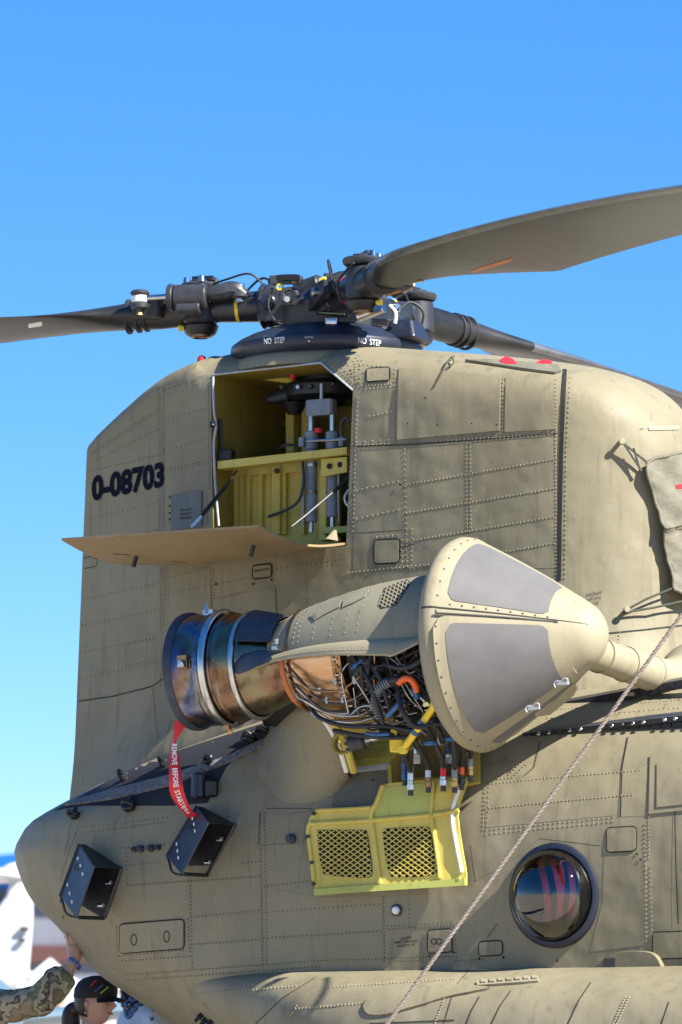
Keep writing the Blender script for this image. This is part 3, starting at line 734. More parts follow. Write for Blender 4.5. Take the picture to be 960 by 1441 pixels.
for q in ([(437, 868), (452, 855), (481, 846), (478, 855), (456, 866), (444, 874)], [(484, 846), (497, 838), (520, 831), (515, 840), (498, 849), (482, 856)]):
    conform('cowl_hatch', q, BC, .0025, .004, 'olive_cowl', None, 7).name = 'cowl_hatch'; Cw(bpy.context.scene.objects[-1]) if False else None
for o in [o for o in sc.objects if o.name.startswith('cowl_hatch')]: Cw(o)
for q in ([(437, 868), (452, 855), (481, 846), (478, 855), (456, 866), (444, 874), (437, 868)], [(484, 846), (497, 838), (520, 831), (515, 840), (498, 849), (482, 856), (484, 846)]):
    mb = MB(); strip(mb, q, BC, .006, .0015, 4); Cw(mb.build('panel_gap', 'seam', None, 0))
# lower cowl between pipe and fairing: its shade is painted in as black
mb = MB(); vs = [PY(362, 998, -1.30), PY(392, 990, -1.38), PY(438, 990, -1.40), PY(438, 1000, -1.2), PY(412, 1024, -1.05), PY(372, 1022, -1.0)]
mb.add(vs + [v + V((0, .05, .03)) for v in vs], [(0, 1, 2, 3, 4, 5), (11, 10, 9, 8, 7, 6)] + [(i, (i + 1) % 6, 6 + (i + 1) % 6, 6 + i) for i in range(6)]); Cw(mb.build('shaded_cowl_underside', 'black', None, 0))

# ---- inlet cone: framed screens
inl = empty('inlet_screen', tuple(ept(672, 0, 0)), heli)
def In(o): return child(o, inl)
cx0 = es(668); PR = [(-.062, .43), (-.058, .485), (-.035, .514), (0, .525), (.03, .517), (.06, .497)]
S0, RS = .515, .182; TA = R(31.2)
for k in range(1, 9): PR.append((lerp(.06, S0 + RS * math.sin(TA), k / 8), lerp(.497, RS * math.cos(TA), k / 8) + .010 * math.sin(math.pi * k / 8)))
for k in range(1, 11): w = lerp(TA, math.pi / 2, k / 10); PR.append((S0 + RS * math.sin(w), max(1e-5, RS * math.cos(w))))
mb = MB(); mb.lathe(E0 + EA * cx0, EA, EL, EU, PR, 96); co = In(mb.build('cone_frame', 'olive_pale', None, 40))
mb = MB(); mb.lathe(E0 + EA * cx0, EA, EL, EU, [(-.060, .43), (-.05, .30), (-.05, .20)], 64); In(mb.build('back_plate', 'black', None, 40))
BI = BVHTree.FromPolygons([v.co for v in co.data.vertices], [tuple(p.vertices) for p in co.data.polygons])
PRT = [(a_, b_) for a_, b_ in PR]
def cpt(s, ang, off):
    r = interp(PRT, s); sl = (interp(PRT, s + .01) - interp(PRT, s - .01)) / .02; nl = math.hypot(1, sl)
    er = EL * math.cos(R(ang)) + EU * math.sin(R(ang)); return E0 + EA * (cx0 + s) + er * r + (er - EA * sl) / nl * off
def cone_patch(nm, m, a0, a1, s0, s1, off, cr_=.10, n1=22, n2=40):
    vs = []
    for lay in (off, -.002):
        for i in range(n1 + 1):
            u = i / n1; s = lerp(s0, s1, u); e = min(u, 1 - u) / cr_; k = (1 - math.sqrt(max(0, 1 - (1 - e) ** 2))) * .075 if e < 1 else 0
            for j in range(n2 + 1): vs.append(cpt(s, lerp(lerp(a0, a1, k), lerp(a1, a0, k), j / n2), lay))
    q = (n1 + 1) * (n2 + 1); g = lambda i, j: i * (n2 + 1) + j
    fs = [(g(i, j), g(i, j + 1), g(i + 1, j + 1), g(i + 1, j)) for i in range(n1) for j in range(n2)]
    for i in range(n1):
        for j in (0, n2): fs.append((g(i, j), g(i + 1, j), g(i + 1, j) + q, g(i, j) + q))
    for j in range(n2):
        for i in (0, n1): fs.append((g(i, j), g(i, j + 1), g(i, j + 1) + q, g(i, j) + q))
    mb = MB(); mb.add(vs, fs); return In(mb.build(nm, m, None, 50))
cone_patch('screen_mesh', 'wire_mesh', 21, 84, .085, .50, .003)
cone_patch('door_frame', 'olive_pale', 11, -80, .035, .56, .016)
cone_patch('screen_mesh', 'wire_mesh', 7, -68, .085, .50, .0185)
for a0, a1 in ((112, 168), (190, 250), (262, 275)): cone_patch('screen_mesh', 'wire_mesh', a0, a1, .085, .50, .003)
mb = MB()
for a_ in (15.5,):
    q = [cpt(s_, a_, .0025) for s_ in [-.03 + k * .03 for k in range(24)]]; q2 = [cpt(s_, a_ + .9, .0025) for s_ in [-.03 + k * .03 for k in range(24)]]
    mb.add(q + q2, [(k, k + 1, 25 + k, 24 + k) for k in range(23)])
In(mb.build('panel_gap', 'seam', None, 0))
mb = MB(); q = [cpt(s_, 12.2, .013) for s_ in [.04 + k * .025 for k in range(21)]]; mb.tube(q, .006, 8); In(mb.build('piano_hinge', 'rotor_grey', None))
mb = MB()
for k in range(40):
    a_ = -85 + k * 9; mb.dome(cpt(.045, a_, .001 if a_ > 12 else .016), cpt(.045, a_, 1) - cpt(.045, a_, 0), .0055, .003, 6)
for k in range(9): mb.dome(cpt(.1 + k * .05, 18.5, .001), cpt(.1, 18.5, 1) - cpt(.1, 18.5, 0), .0055, .003, 6)
In(mb.build('rivets', 'rotor_grey', None, 0, kind='stuff'))
# latches under the cone
for (x, y) in ((752, 997), (792, 962)):
    mb = MB(); p_ = PY(x, y, -1.62); mb.cbox(p_, (.06, .014, .02), M_); q = [p_ + EA * a + EU * b + EL * .02 for a, b in ((-.03, -.018), (-.036, 0), (-.024, .012), (0, .009), (.018, .021), (.033, .018), (.036, .006), (.018, 0))]
    mb.tube(spline(q, 4), .004, 6); In(mb.build('toggle_latch', 'seal_grey', None))
mb = MB(); q = [PY(752, 1003, -1.45), PY(790, 968, -1.42), PY(810, 962, -1.40), PY(806, 972, -1.30), PY(772, 1000, -1.30)]
mb.add(q + [p + V((0, .02, -.02)) for p in q], [(0, 1, 2, 3, 4), (9, 8, 7, 6, 5)] + [(i, (i + 1) % 5, 5 + (i + 1) % 5, 5 + i) for i in range(5)]); In(mb.build('lower_flap', 'olive_pale', None, 0))
# drive shaft fairing from the nose of the engine inboard to the pylon
a_ = PY(822, 914, -1.34); b_ = PY(955, 962, -.52); d_ = (b_ - a_).normalized(); LS = (b_ - a_).length; e1 = d_.orthogonal().normalized(); e2 = d_.cross(e1)
mb = MB(); mb.lathe(a_, d_, e1, e2, [(0, .082), (LS * .5, .084), (LS * .72, .087), (LS * .82, .094), (LS * .90, .11), (LS, .15), (LS + .12, .24)], 44)
sh = mb.build('drive_shaft_fairing', 'olive_pale', heli, 40)
for f in (.16, .42, .70):
    mb = MB(); mb.lathe(a_ + d_ * LS * f, d_, e1, e2, [(0, .07), (0, .089), (.010, .089), (.010, .07)], 40); o = mb.build('shaft_clamp', 'olive', None); o.parent = sh

# ================================================================ rotor head and blades
HUB = V((0, 0, PY(460, 425, 0).z))
def cyl_local(mb, T, a, b, r, seg=16, r2=None, bev=0.0): mb.cyl(T(*a), T(*b), r, seg, r2, bev)
# mast fairing
zf = PY(457, 497, 0).z
fair = MB(); fair.lathe(V((0, 0, zf)), V((0, 0, 1)), V((1, 0, 0)), V((0, 1, 0)), [(-.06, .46), (-.03, .505), (0, .515), (.025, .51), (.055, .47), (.085, .41), (.11, .34), (.125, .28), (.13, .20), (.13, .05)], 72)
fo = fair.build('mast_fairing', 'navy', heli, 40)
BFO = BVHTree.FromPolygons([v.co for v in fo.data.vertices], [tuple(p.vertices) for p in fo.data.polygons])
mb = MB(); text_on(mb, 'NO  STEP', (372, 484.5), (401, 482), 8, BFO, .01, .003); text_on(mb, 'NO  STEP', (504, 482.5), (536, 487), 8, BFO, .01, .003)
text_on(mb, 'HOIST FITTING', (429, 476), (441, 476), 2.2, BFO, 0, .003); l, nn = hit(BFO, 435, 480); mb.dome(l, nn, .005, .003)
o = mb.build('step_lettering', 'white_mark', None, 0); o.parent = fo
# raised olive ridge below the fairing
mb = MB(); mb.lathe(V((0, 0, zf - .05)), V((0, 0, 1)), V((1, 0, 0)), V((0, 1, 0)), [(-.075, .515), (-.04, .505), (-.015, .49), (.0, .47), (.01, .40)], 72); mb.build('fairing_plinth', 'olive', heli, 50)
# navy step housing on the fairing
mb = MB(); c_ = PY(572, 466, .0); mb.box(c_, (.20, .26, .11), Matrix.Rotation(.1, 3, 'Z'), taper=.62); o = mb.build('fairing_hump', 'navy', None, 0); o.parent = fo
md = o.modifiers.new('bev', 'BEVEL'); md.width = .02; md.segments = 3
# red anti-collision light and cream lens cap at the pylon crest
mb = MB(); p_ = PY(284, 505, -.12); mb.cyl(p_ - V((0, 0, .05)), p_ + V((0, 0, .005)), .03, 14, .024); mb.dome(p_ + V((0, 0, .004)), V((0, 0, 1)), .023, .016, 12); mb.build('beacon_light', 'red', heli)
mb = MB(); p_ = PY(303, 508, -.12); mb.lathe(p_ - V((0, 0, .03)), V((0, 0, 1)), V((1, 0, 0)), V((0, 1, 0)), [(0, .075), (.025, .065), (.045, .045), (.055, .02), (.057, 1e-5)], 24); mb.build('lamp_cover', 'olive_pale', heli)

head = empty('rotor_head', tuple(HUB), heli)
def Hh(o): return child(o, head)
def H(x, y, z): return HUB + V((x, y, z))
mb = MB(); mb.cyl(H(0, 0, -.16), H(0, 0, .0), .235, 36, .25, bev=.02); Hh(mb.build('hub_base', 'rotor_grey', None))
mb = MB(); mb.cyl(H(0, 0, -.02), H(0, 0, .06), .20, 36, .17, bev=.015); Hh(mb.build('hub_body', 'black_gloss', None))
mb = MB(); mb.cyl(H(0, 0, .05), H(0, 0, .085), .115, 30, bev=.012); Hh(mb.build('oil_tank', 'rotor_grey', None))
mb = MB(); mb.cyl(H(0, 0, -.32), H(0, 0, -.15), .12, 30, bev=.01); Hh(mb.build('mast', 'rotor_grey', None))
mb = MB()
for k in range(14):
    w = 2 * math.pi * k / 14; mb.cyl(H(.09 * math.cos(w), .09 * math.sin(w), .08), H(.09 * math.cos(w), .09 * math.sin(w), .098), .009, 6)
Hh(mb.build('hub_bolts', 'steel', None, kind='stuff'))

def airfoil(le, te, th, n=12, droop=0.0):          # closed section: list of (lateral, up)
    c = te - le; up = []; lo = []
    for k in range(n + 1):
        s = .5 - .5 * math.cos(math.pi * k / n); t = 5 * th * (.2969 * math.sqrt(s) - .126 * s - .3516 * s * s + .2843 * s ** 3 - .1036 * s ** 4)
        up.append((le + s * c, t * 1.15)); lo.append((le + s * c, -t * .85))
    return up + lo[-2:0:-1]
def arm(beta, flap, lag, idx, pit=9.0, cur=.0045):
    er = RT * math.cos(R(beta)) + FH * math.sin(R(beta)); ec = V((0, 0, 1)).cross(er)
    def T(t, c, z): return HUB + er * t + ec * c + V((0, 0, z))
    M0 = Matrix((er, ec, V((0, 0, 1)))).transposed()
    # hub lug, flap pin and pitch shaft
    for s in (-1, 1): mb = MB(); mb.cbox(T(.24, s * .095, -.02), (.22, .05, .17), M0); Hh(mb.build('hub_lug', 'rotor_grey', None))
    mb = MB(); mb.cyl(T(.29, -.16, -.01), T(.29, .16, -.01), .045, 18, bev=.008); mb.cyl(T(.29, .16, -.01), T(.29, .175, -.01), .028, 6); Hh(mb.build('flap_pin', 'black_gloss', None))
    mb = MB(); mb.cyl(T(.29, 0, -.01), T(.33, 0, -.01), .118, 32, bev=.01); mb.cyl(T(.33, 0, -.01), T(.36, 0, -.01), .124, 32, bev=.012); Hh(mb.build('bearing_collar', 'black_gloss', None))
    mb = MB(); mb.cyl(T(.34, 0, -.01), T(.62, 0, -.01), .085, 28, .078); Hh(mb.build('pitch_shaft', 'black_gloss', None))
    mb = MB(); mb.cyl(T(.475, 0, -.01), T(.492, 0, -.01), .083, 28); Hh(mb.build('paint_band', 'yellow' if idx != 1 else 'red', None))
    # pitch arm plate reaching back along the shaft
    mb = MB(); pl = [(.10, -.15, -.03), (.42, -.17, .035), (.50, -.16, .03), (.50, -.16, -.03), (.40, -.17, -.07), (.12, -.15, -.09)]
    q = [T(*p) for p in pl]; mb.add(q + [p + ec * .045 for p in q], [tuple(range(5, -1, -1)), tuple(range(6, 12))] + [(i, (i + 1) % 6, 6 + (i + 1) % 6, 6 + i) for i in range(6)])
    Hh(mb.build('pitch_arm', 'black_gloss', None, 20))
    mb = MB(); mb.cyl(T(.14, -.175, -.05), T(.14, -.10, -.05), .022, 14, bev=.004); Hh(mb.build('pitch_bolt', 'brass', None))
    mb = MB(); mb.cyl(T(.36, -.185, -.01), T(.36, -.12, -.01), .024, 14, bev=.003); Hh(mb.build('pitch_bolt', 'steel', None))
    mb = MB(); mb.cyl(T(.13, -.13, -.05), T(.11, -.13, -.38), .02, 12); Hh(mb.build('pitch_link', 'rotor_grey', None))
    # lag pin housing with caps above and below
    pc = .70
    mb = MB(); mb.cyl(T(pc, 0, -.095), T(pc, 0, .085), .098, 32, .092, bev=.015); Hh(mb.build('pin_housing', 'rotor_grey', None))
    mb = MB(); mb.cyl(T(pc, 0, -.155), T(pc, 0, -.095), .085, 32, .098, bev=.012); Hh(mb.build('pin_cap', 'black', None))
    mb = MB(); mb.lathe(T(pc, 0, -.158), V((0, 0, -1)), er, ec, [(-.01, .06), (.008, .06), (.012, .045), (.006, .036), (-.01, .034)], 28); Hh(mb.build('pin_nut', 'bronze', None))
    mb = MB(); mb.lathe(T(pc, 0, -.146), V((0, 0, -1)), er, ec, [(-.005, .036), (.0, .034), (.0, 1e-5)], 24); Hh(mb.build('pin_bore', 'black', None))
    mb = MB(); mb.cyl(T(pc, 0, .085), T(pc, 0, .125), .108, 36, .112, bev=.01); mb.cyl(T(pc, 0, .125), T(pc, 0, .142), .06, 24, bev=.006); Hh(mb.build('pin_cover', 'rotor_grey', None))
    for (a, c, mm) in ((.07, .03, 'blue_anod'), (-.03, .09, 'steel'), (-.075, -.02, 'black')):
        mb = MB(); mb.cyl(T(pc + a, c, .12), T(pc + a, c, .158), .02, 12, .016, bev=.003); Hh(mb.build('filler_cap', mm, None))
    mb = MB(); mb.cbox(T(pc - .02, .02, .15), (.12, .035, .025), M0); Hh(mb.build('sight_bracket', 'black', None))
    mb = MB(); mb.cyl(T(pc + .085, .05, -.12), T(pc + .105, .062, -.12), .017, 12); Hh(mb.build('grease_plug', 'yellow', None))
    # lag damper on the trailing side
    mb = MB(); mb.cyl(T(.62, .155, .03), T(.80, .165, .03), .068, 28, bev=.008); mb.cyl(T(.80, .165, .03), T(.832, .166, .03), .073, 28, bev=.006); Hh(mb.build('damper_body', 'rotor_grey', None))
    mb = MB(); mb.cyl(T(.65, .185, -.035), T(.78, .19, -.035), .036, 18, bev=.006); Hh(mb.build('damper_reservoir', 'rotor_grey', None))
    mb = MB(); mb.cyl(T(.83, .166, .035), T(.985, .172, .03), .017, 14); Hh(mb.build('damper_rod', 'steel', None))
    mb = MB(); q = spline([T(.42, .12, .03), T(.48, .13, .065), T(.56, .14, .05), T(.63, .15, .04)], 5); mb.tube(q, [.03 + .018 * math.sin(math.pi * i / (len(q) - 1)) for i in range(len(q))], 10); Hh(mb.build('damper_arm', 'rotor_grey', None))
    mb = MB(); mb.cyl(T(.45, .12, -.005), T(.45, .12, .10), .027, 14, bev=.004); Hh(mb.build('damper_bolt', 'steel', None))
    mb = MB(); mb.cyl(T(.45, .13, .015), T(.45, .13, .045), .044, 18, bev=.01); Hh(mb.build('damper_eye', 'rotor_grey', None))
    # clevis on the blade root
    mb = MB(); mb.cyl(T(.99, .17, .045), T(.99, .17, .075), .052, 22, bev=.012); Hh(mb.build('damper_clevis', 'rotor_grey', None)); mb = MB(); mb.cyl(T(.99, .17, -.03), T(.99, .17, .01), .05, 22, bev=.01); Hh(mb.build('damper_clevis', 'rotor_grey', None))
    mb = MB(); mb.cyl(T(.99, .172, .008), T(.99, .172, .045), .043, 22, bev=.004); Hh(mb.build('clevis_bearing', 'white', None))
    mb = MB(); mb.cyl(T(.99, .175, -.06), T(.99, .175, -.028), .02, 6, .014); Hh(mb.build('clevis_bolt', 'brass', None))
    mb = MB(); mb.cbox(T(.96, .12, -.01), (.16, .10, .12), M0); Hh(mb.build('clevis_root', 'rubber', None))
    # hoses on the arm
    mb = MB(); mb.tube(spline([T(.30, -.06, .11), T(.38, -.10, .16), T(.47, -.12, .10), T(.55, -.11, -.02), T(.62, -.08, -.05)], 6), .007, 7); Hh(mb.build('hose', 'rubber', None))
    mb = MB(); mb.tube(spline([T(.33, .10, .10), T(.40, .12, .15), T(.52, .10, .13), T(.62, .06, .11)], 6), .006, 7); Hh(mb.build('hose', 'rubber', None))
    # blade
    lg = R(lag); br = er * math.cos(lg) + ec * math.sin(lg); bc = V((0, 0, 1)).cross(br)
    P0 = T(pc, 0, -.01); fl = R(flap)
    LE = [(.03, -.075), (.25, -.08), (.45, -.10), (.8, -.17), (1.2, -.20), (9, -.20)]
    TE = [(.03, .075), (.25, .085), (.45, .12), (.8, .25), (1.2, .40), (1.52, .535), (1.58, .545), (9, .545)]
    TH = [(.03, .085), (.25, .09), (.45, .085), (.8, .072), (1.4, .058), (2.2, .046), (9, .04)]
    tw = [(0, R(pit)), (1.5, R(pit)), (8.3, R(pit - 12))]
    ts = [.02, .08, .15, .22, .3, .38, .46, .55, .65, .78, .9, 1.05, 1.2, 1.35, 1.45, 1.52, 1.58, 1.8, 2.1, 2.5, 3, 3.5, 4, 4.6, 5.2, 6, 7, 8.3]
    mb = MB(); vs = []; nsec = 24
    for t in ts:
        le, te, th = interp(LE, t), interp(TE, t), interp(TH, t); rd = max(0, min(1, 1 - (t - .2) / .7)); a = interp(tw, t); zz = -math.tan(-fl) * t - cur * t * t
        af = airfoil(le, te, th * 1.0, 12)
        for k, (y, z) in enumerate(af):
            w = math.pi * 2 * k / nsec; ry = -math.cos(w) * (te - le) / 2 + (te + le) / 2; rz = math.sin(w) * th
            y = lerp(y, ry, rd); z = lerp(z, rz, rd)
            y2 = y * math.cos(a) + z * math.sin(a); z2 = z * math.cos(a) - y * math.sin(a)
            vs.append(P0 + br * t + bc * y2 + V((0, 0, zz + z2)))
    m_ = len(ts); fs = [(i * nsec + k, i * nsec + (k + 1) % nsec, (i + 1) * nsec + (k + 1) % nsec, (i + 1) * nsec + k) for i in range(m_ - 1) for k in range(nsec)] + [tuple(range(nsec)), tuple(range((m_ - 1) * nsec, m_ * nsec))]
    mb.add(vs, fs); bl = mb.build('rotor_blade', 'blade', heli, 50)
    i0 = ts.index(.78); mb = MB(); ks = (3, 2, 1, 0, 23, 22); ev = []
    for i in range(i0, m_):
        cpt_ = sum((vs[i * nsec + k] for k in range(nsec)), V()) / nsec
        for k in ks: q_ = vs[i * nsec + k]; ev.append(q_ + (q_ - cpt_).normalized() * .003)
    mb.add(ev, [(i * 6 + k, i * 6 + k + 1, i * 6 + k + 7, i * 6 + k + 6) for i in range(m_ - i0 - 1) for k in range(5)]); o = mb.build('erosion_strip', 'strip_metal', None, 60); o.parent = bl
    # rubber boot rings on the root
    for t, r in ((.30, .093), (.345, .094), (.40, .095)):
        mb = MB(); c = P0 + br * t + V((0, 0, math.tan(fl) * t)); mb.lathe(c, br, bc, V((0, 0, 1)), [(-.012, r - .014), (-.006, r), (.006, r), (.012, r - .014)], 28); o = mb.build('root_boot', 'rubber', None, 60); o.parent = bl
    def B(t, y, z):
        a = interp(tw, t); return P0 + br * t + bc * (y * math.cos(a) + z * math.sin(a)) + V((0, 0, math.tan(fl) * t - cur * t * t + z * math.cos(a) - y * math.sin(a)))
    return bl, B, T, M0
A1 = arm(166, -4.2, 0, 0, -4.0); A2 = arm(-74, -2.4, 0, 1, 7.5, .0075); A3 = arm(46, -5.6, 0, 2, -4.0)
BA = bvh_of(A1[0]); BB = bvh_of(A2[0])
conform('data_plate', [(40, 455.5), (59, 452.5), (59, 458), (40, 461)], BA, .001, .002, 'white', A1[0], 4)
conform('inspection_mark', [(662, 381), (690, 372), (720, 363), (722, 366), (692, 376), (666, 383)], BB, .001, .0015, 'orange_ring', A2[0], 6)
# clutter on the hub crown seen from the apron
mb = MB(); mb.tube(spline([PY(381, 400, -.3), PY(386, 392, -.3), PY(420, 391, -.3), PY(421, 399, -.3)], 4), .018, 8); Hh(mb.build('lifting_handle', 'black', None))
mb = MB(); mb.cbox(PY(402, 394, -.28), (.17, .03, .045), Matrix.Rotation(PSI, 3, 'Z')); Hh(mb.build('crown_bracket', 'rotor_grey', None))
mb = MB(); c_ = PY(394, 404, -.30); mb.lathe(c_, -FH, RT, V((0, 0, 1)), [(-.01, .02), (0, .022), (.012, .018), (.012, .011), (-.01, .011)], 18); Hh(mb.build('sight_ring', 'yellow', None))
mb = MB(); c_ = PY(407, 418, -.30); mb.lathe(c_, -FH, RT, V((0, 0, 1)), [(-.02, .05), (.01, .055), (.02, .045), (.02, .036), (-.02, .036)], 26); Hh(mb.build('swivel_ring', 'rotor_grey', None))
mb = MB(); mb.cyl(PY(404, 421, -.34), PY(407, 420, -.30), .016, 10); mb.cyl(PY(400, 412, -.31), PY(400, 430, -.31), .008, 8); Hh(mb.build('swivel_plug', 'steel', None))
mb = MB(); mb.cyl(PY(418, 412, -.1), PY(452, 398, -.1), .055, 24, .05, bev=.008); Hh(mb.build('flap_damper', 'rotor_grey', None))
mb = MB(); mb.cyl(PY(452, 399, -.18), PY(462, 395, -.18), .03, 14, bev=.004); Hh(mb.build('damper_plug', 'yellow', None))
mb = MB(); mb.cbox(PY(470, 393, -.15), (.11, .06, .06), Matrix.Rotation(PSI, 3, 'Z')); Hh(mb.build('reservoir_box', 'rotor_grey', None))
mb = MB(); mb.cyl(PY(476, 391, -.19), PY(478, 389, -.22), .012, 10); Hh(mb.build('reservoir_plug', 'brass', None))
mb = MB(); mb.tube(spline([PY(450, 440, -.34), PY(465, 441, -.36), PY(485, 442, -.36)], 4), .006, 7); Hh(mb.build('link_rod', 'brass', None))
mb = MB(); mb.cbox(PY(466, 452, -.30), (.06, .03, .035), Matrix.Rotation(PSI, 3, 'Z')); Hh(mb.build('plate_bracket', 'steel', None))
for pts in ([(480, 425, -.5), (475, 400, -.55), (486, 382, -.6), (498, 370, -.62)], [(383, 405, -.3), (378, 430, -.32), (388, 452, -.32), (405, 458, -.3)], [(560, 436, .1), (578, 425, .2), (596, 440, .25), (590, 470, .25)]):
    mb = MB(); mb.tube(spline([PY(*p) for p in pts], 7), .007, 7); Hh(mb.build('hose', 'rubber', None))
mb = MB(); mb.tube(spline([PY(549, 430, -.1), PY(557, 440, -.12), PY(556, 455, -.12)], 6), .010, 8); Hh(mb.build('hose', 'white', None))
mb = MB(); mb.cyl(PY(504, 446, -.45), PY(540, 432, -.45), .03, 16, bev=.004); Hh(mb.build('actuator', 'steel', None))
mb = MB(); mb.cyl(PY(530, 434, -.5), PY(531, 434, -.54), .022, 16, bev=.004); Hh(mb.build('actuator_cap', 'blue_anod', None))
mb = MB(); mb.cyl(PY(543, 412, -.5), PY(578, 400, -.5), .022, 14, bev=.004); mb.cyl(PY(572, 402, -.5), PY(579, 399.5, -.5), .028, 14, bev=.004); Hh(mb.build('droop_stop', 'bronze', None))
mb = MB(); mb.cyl(PY(591, 388, -.9), PY(592, 396, -.9), .012, 10, .02); A2_ = mb.build('blade_fitting', 'brass', None); A2_.parent = A2[0]

# ================================================================ pylon: skin panels, seams, rivets, hatches
def skin(name, polys, b, m, parent, th=.0014, gap=.2, step=16):
    for q in polys: conform(name, inset(q, gap), b, .0, th, m, parent, step)
skin('skin_panel', [
    [(130, 627), (227, 545), (227, 640), (128, 662)],
    [(128, 662), (227, 640), (227, 745), (124, 765)],
    [(228, 544), (294, 526), (296, 600), (228, 616)],
    [(228, 616), (296, 600), (297, 690), (228, 700)],
    [(122, 800), (228, 800), (228, 890), (116, 910)], [(116, 910), (228, 890), (226, 965), (112, 985)],
    [(230, 800), (298, 800), (298, 870), (230, 880)], [(300, 800), (388, 825), (388, 870), (300, 870)],
    [(112, 987), (215, 968), (222, 1040), (109, 1075)],
    [(500, 630), (571, 627), (571, 745), (498, 750)],
    [(572, 627), (659, 621), (659, 672), (572, 681)], [(572, 681), (659, 672), (659, 712), (572, 722)], [(572, 722), (659, 712), (659, 752), (572, 762)], [(572, 762), (659, 752), (659, 790), (572, 800)],
    [(660, 621), (783, 611), (784, 647), (660, 672)], [(660, 672), (784, 647), (784, 688), (660, 712)], [(660, 712), (784, 688), (784, 727), (660, 752)], [(660, 752), (784, 727), (784, 800), (660, 800)],
    [(498, 752), (571, 747), (571, 800), (497, 806)], [(556, 624), (556, 624.5), (500, 628), (500, 560), (520, 545), (556, 545)],
], BP, 'olive', pyl)
conform('access_panel', [(562, 519), (600, 521), (650, 525), (705, 531), (704, 606), (640, 612), (560, 619)], BP, 0, .009, 'olive', pyl, 14)
conform('access_panel', [(712, 532), (780, 533), (781, 604), (711, 608)], BP, 0, .006, 'olive', pyl, 14)
conform('access_panel', [(390, 872), (388, 828), (372, 828), (304, 845), (304, 870)], BP, 0, .006, 'olive', pyl, 14)
HATCH = [(rrect(516, 519, 549, 538, 3, .06), BP), (rrect(527, 760, 563, 794, 5, .05), BP), (rrect(356, 796, 383, 815, 3, .1), BP)]
for q, b in HATCH: conform('hatch', inset(q, 1.2), b, 0, .007, 'olive', pyl, 8)
conform('fitting_plate', rrect(912, 600, 955, 606, 2.5, .02), BP, 0, .006, 'olive_pale', pyl, 6)
gaps([(q + [q[0]], b, .009, .0045, 4) for q, b in HATCH], pyl)
for q in ([(795, 520), (793, 560), (790, 640), (788, 740), (787, 818)], ): gaps([(q, BP, .022, .004, 10)], pyl)
for q in ([(112, 987), (160, 980), (215, 966), (230, 955)], [(848, 892), (900, 887), (960, 880)], [(498, 628), (570, 626), (660, 620), (785, 610)]): gaps([(q, BP, .006, .0045, 8)], pyl)
mr = MB()
RV = [([(131, 636), (224, 574)], 4.5), ([(130, 640), (224, 578)], 4.5), ([(128, 651), (224, 604)], 5), ([(128, 663), (226, 640)], 5), ([(224, 548), (224, 742)], 4.5), ([(231, 546), (231, 742)], 4.5), ([(127, 730), (224, 707)], 6), ([(165, 758), (224, 745)], 6),
      ([(232, 592), (293, 573)], 6), ([(232, 634), (293, 617)], 6), ([(232, 665), (293, 652)], 5), ([(232, 661), (293, 648)], 5), ([(229, 549), (293, 529)], 4.5), ([(293, 531), (295, 690)], 4.5), ([(292, 695), (292, 738)], 5),
      ([(118, 843), (228, 820)], 5.5), ([(116, 881), (228, 857)], 5.5), ([(114, 919), (222, 896)], 5.5), ([(113, 956), (222, 931)], 5.5), ([(226, 800), (226, 885)], 4), ([(231, 800), (231, 882)], 4), ([(296, 802), (298, 862)], 4), ([(301, 802), (302, 845)], 4), ([(232, 815), (295, 797)], 5), ([(232, 838), (295, 823)], 6),
      ([(177, 908), (220, 898)], 5), ([(178, 937), (220, 928)], 5), ([(178, 908), (178, 937)], 5), ([(240, 1016), (232, 1045), (216, 1066)], 5), ([(300, 824), (345, 814)], 5), ([(420, 793), (486, 781)], 6), ([(390, 800), (484, 788)], 7), ([(302, 842), (350, 832)], 5),
      ([(502, 627), (784, 611)], 4.5), ([(502, 622), (784, 606)], 9), ([(570, 632), (573, 800)], 6), ([(657, 624), (658, 755)], 4.5), ([(662, 624), (663, 750)], 4.5),
      ([(572, 682), (783, 646)], 4.2), ([(572, 722), (783, 687)], 4.2), ([(572, 762), (783, 727)], 4.2), ([(578, 800), (783, 764)], 4.2), ([(490, 806), (625, 792)], 4.5), ([(782, 535), (783, 812)], 4.2), ([(803, 525), (797, 640), (795, 814)], 5.5), ([(556, 520), (556, 622)], 4.5), ([(560, 523), (708, 533)], 5), ([(708, 533), (707, 608)], 4.5), ([(714, 536), (713, 606)], 4.5), ([(714, 570), (782, 562)], 5),
      ([(504, 560), (500, 640), (497, 752)], 5), ([(457, 505), (505, 544)], 4), ([(462, 502), (510, 540)], 5), ([(515, 543), (553, 540)], 3.5), ([(515, 547), (553, 544)], 4.5), ([(520, 586), (555, 578)], 5), ([(502, 690), (568, 676)], 6), ([(502, 730), (568, 716)], 6), ([(312, 515), (450, 502)], 7),
      ([(530, 756), (566, 752)], 6), ([(566, 760), (566, 795)], 6), ([(580, 745), (580, 795)], 5), ([(870, 905), (872, 890)], 4), ([(905, 603), (900, 604)], 3), ([(500, 512), (545, 516)], 5), ([(512, 524), (548, 523)], 5)]
mq = MB()
for pl, g in RV:
    if pl[0][0] < 440: rivets(mq, pl, BP, g, .0050, .0008, .0018)
    else: rivets(mr, pl, BP, g * 1.25, .0048, .0042, .0014)
mq.build('flush_rivets', 'rivet_dirt', pyl, 0, kind='stuff')
for k in range(26): 
    p = (random.uniform(487, 512), random.uniform(500, 545)); l, nn = hit(BP, *p); mr.dome(l + nn * .002, nn, .005, .004, 5)
mr.build('rivets', 'olive', pyl, 0, kind='stuff')
md = MB()                                         # dark screw heads
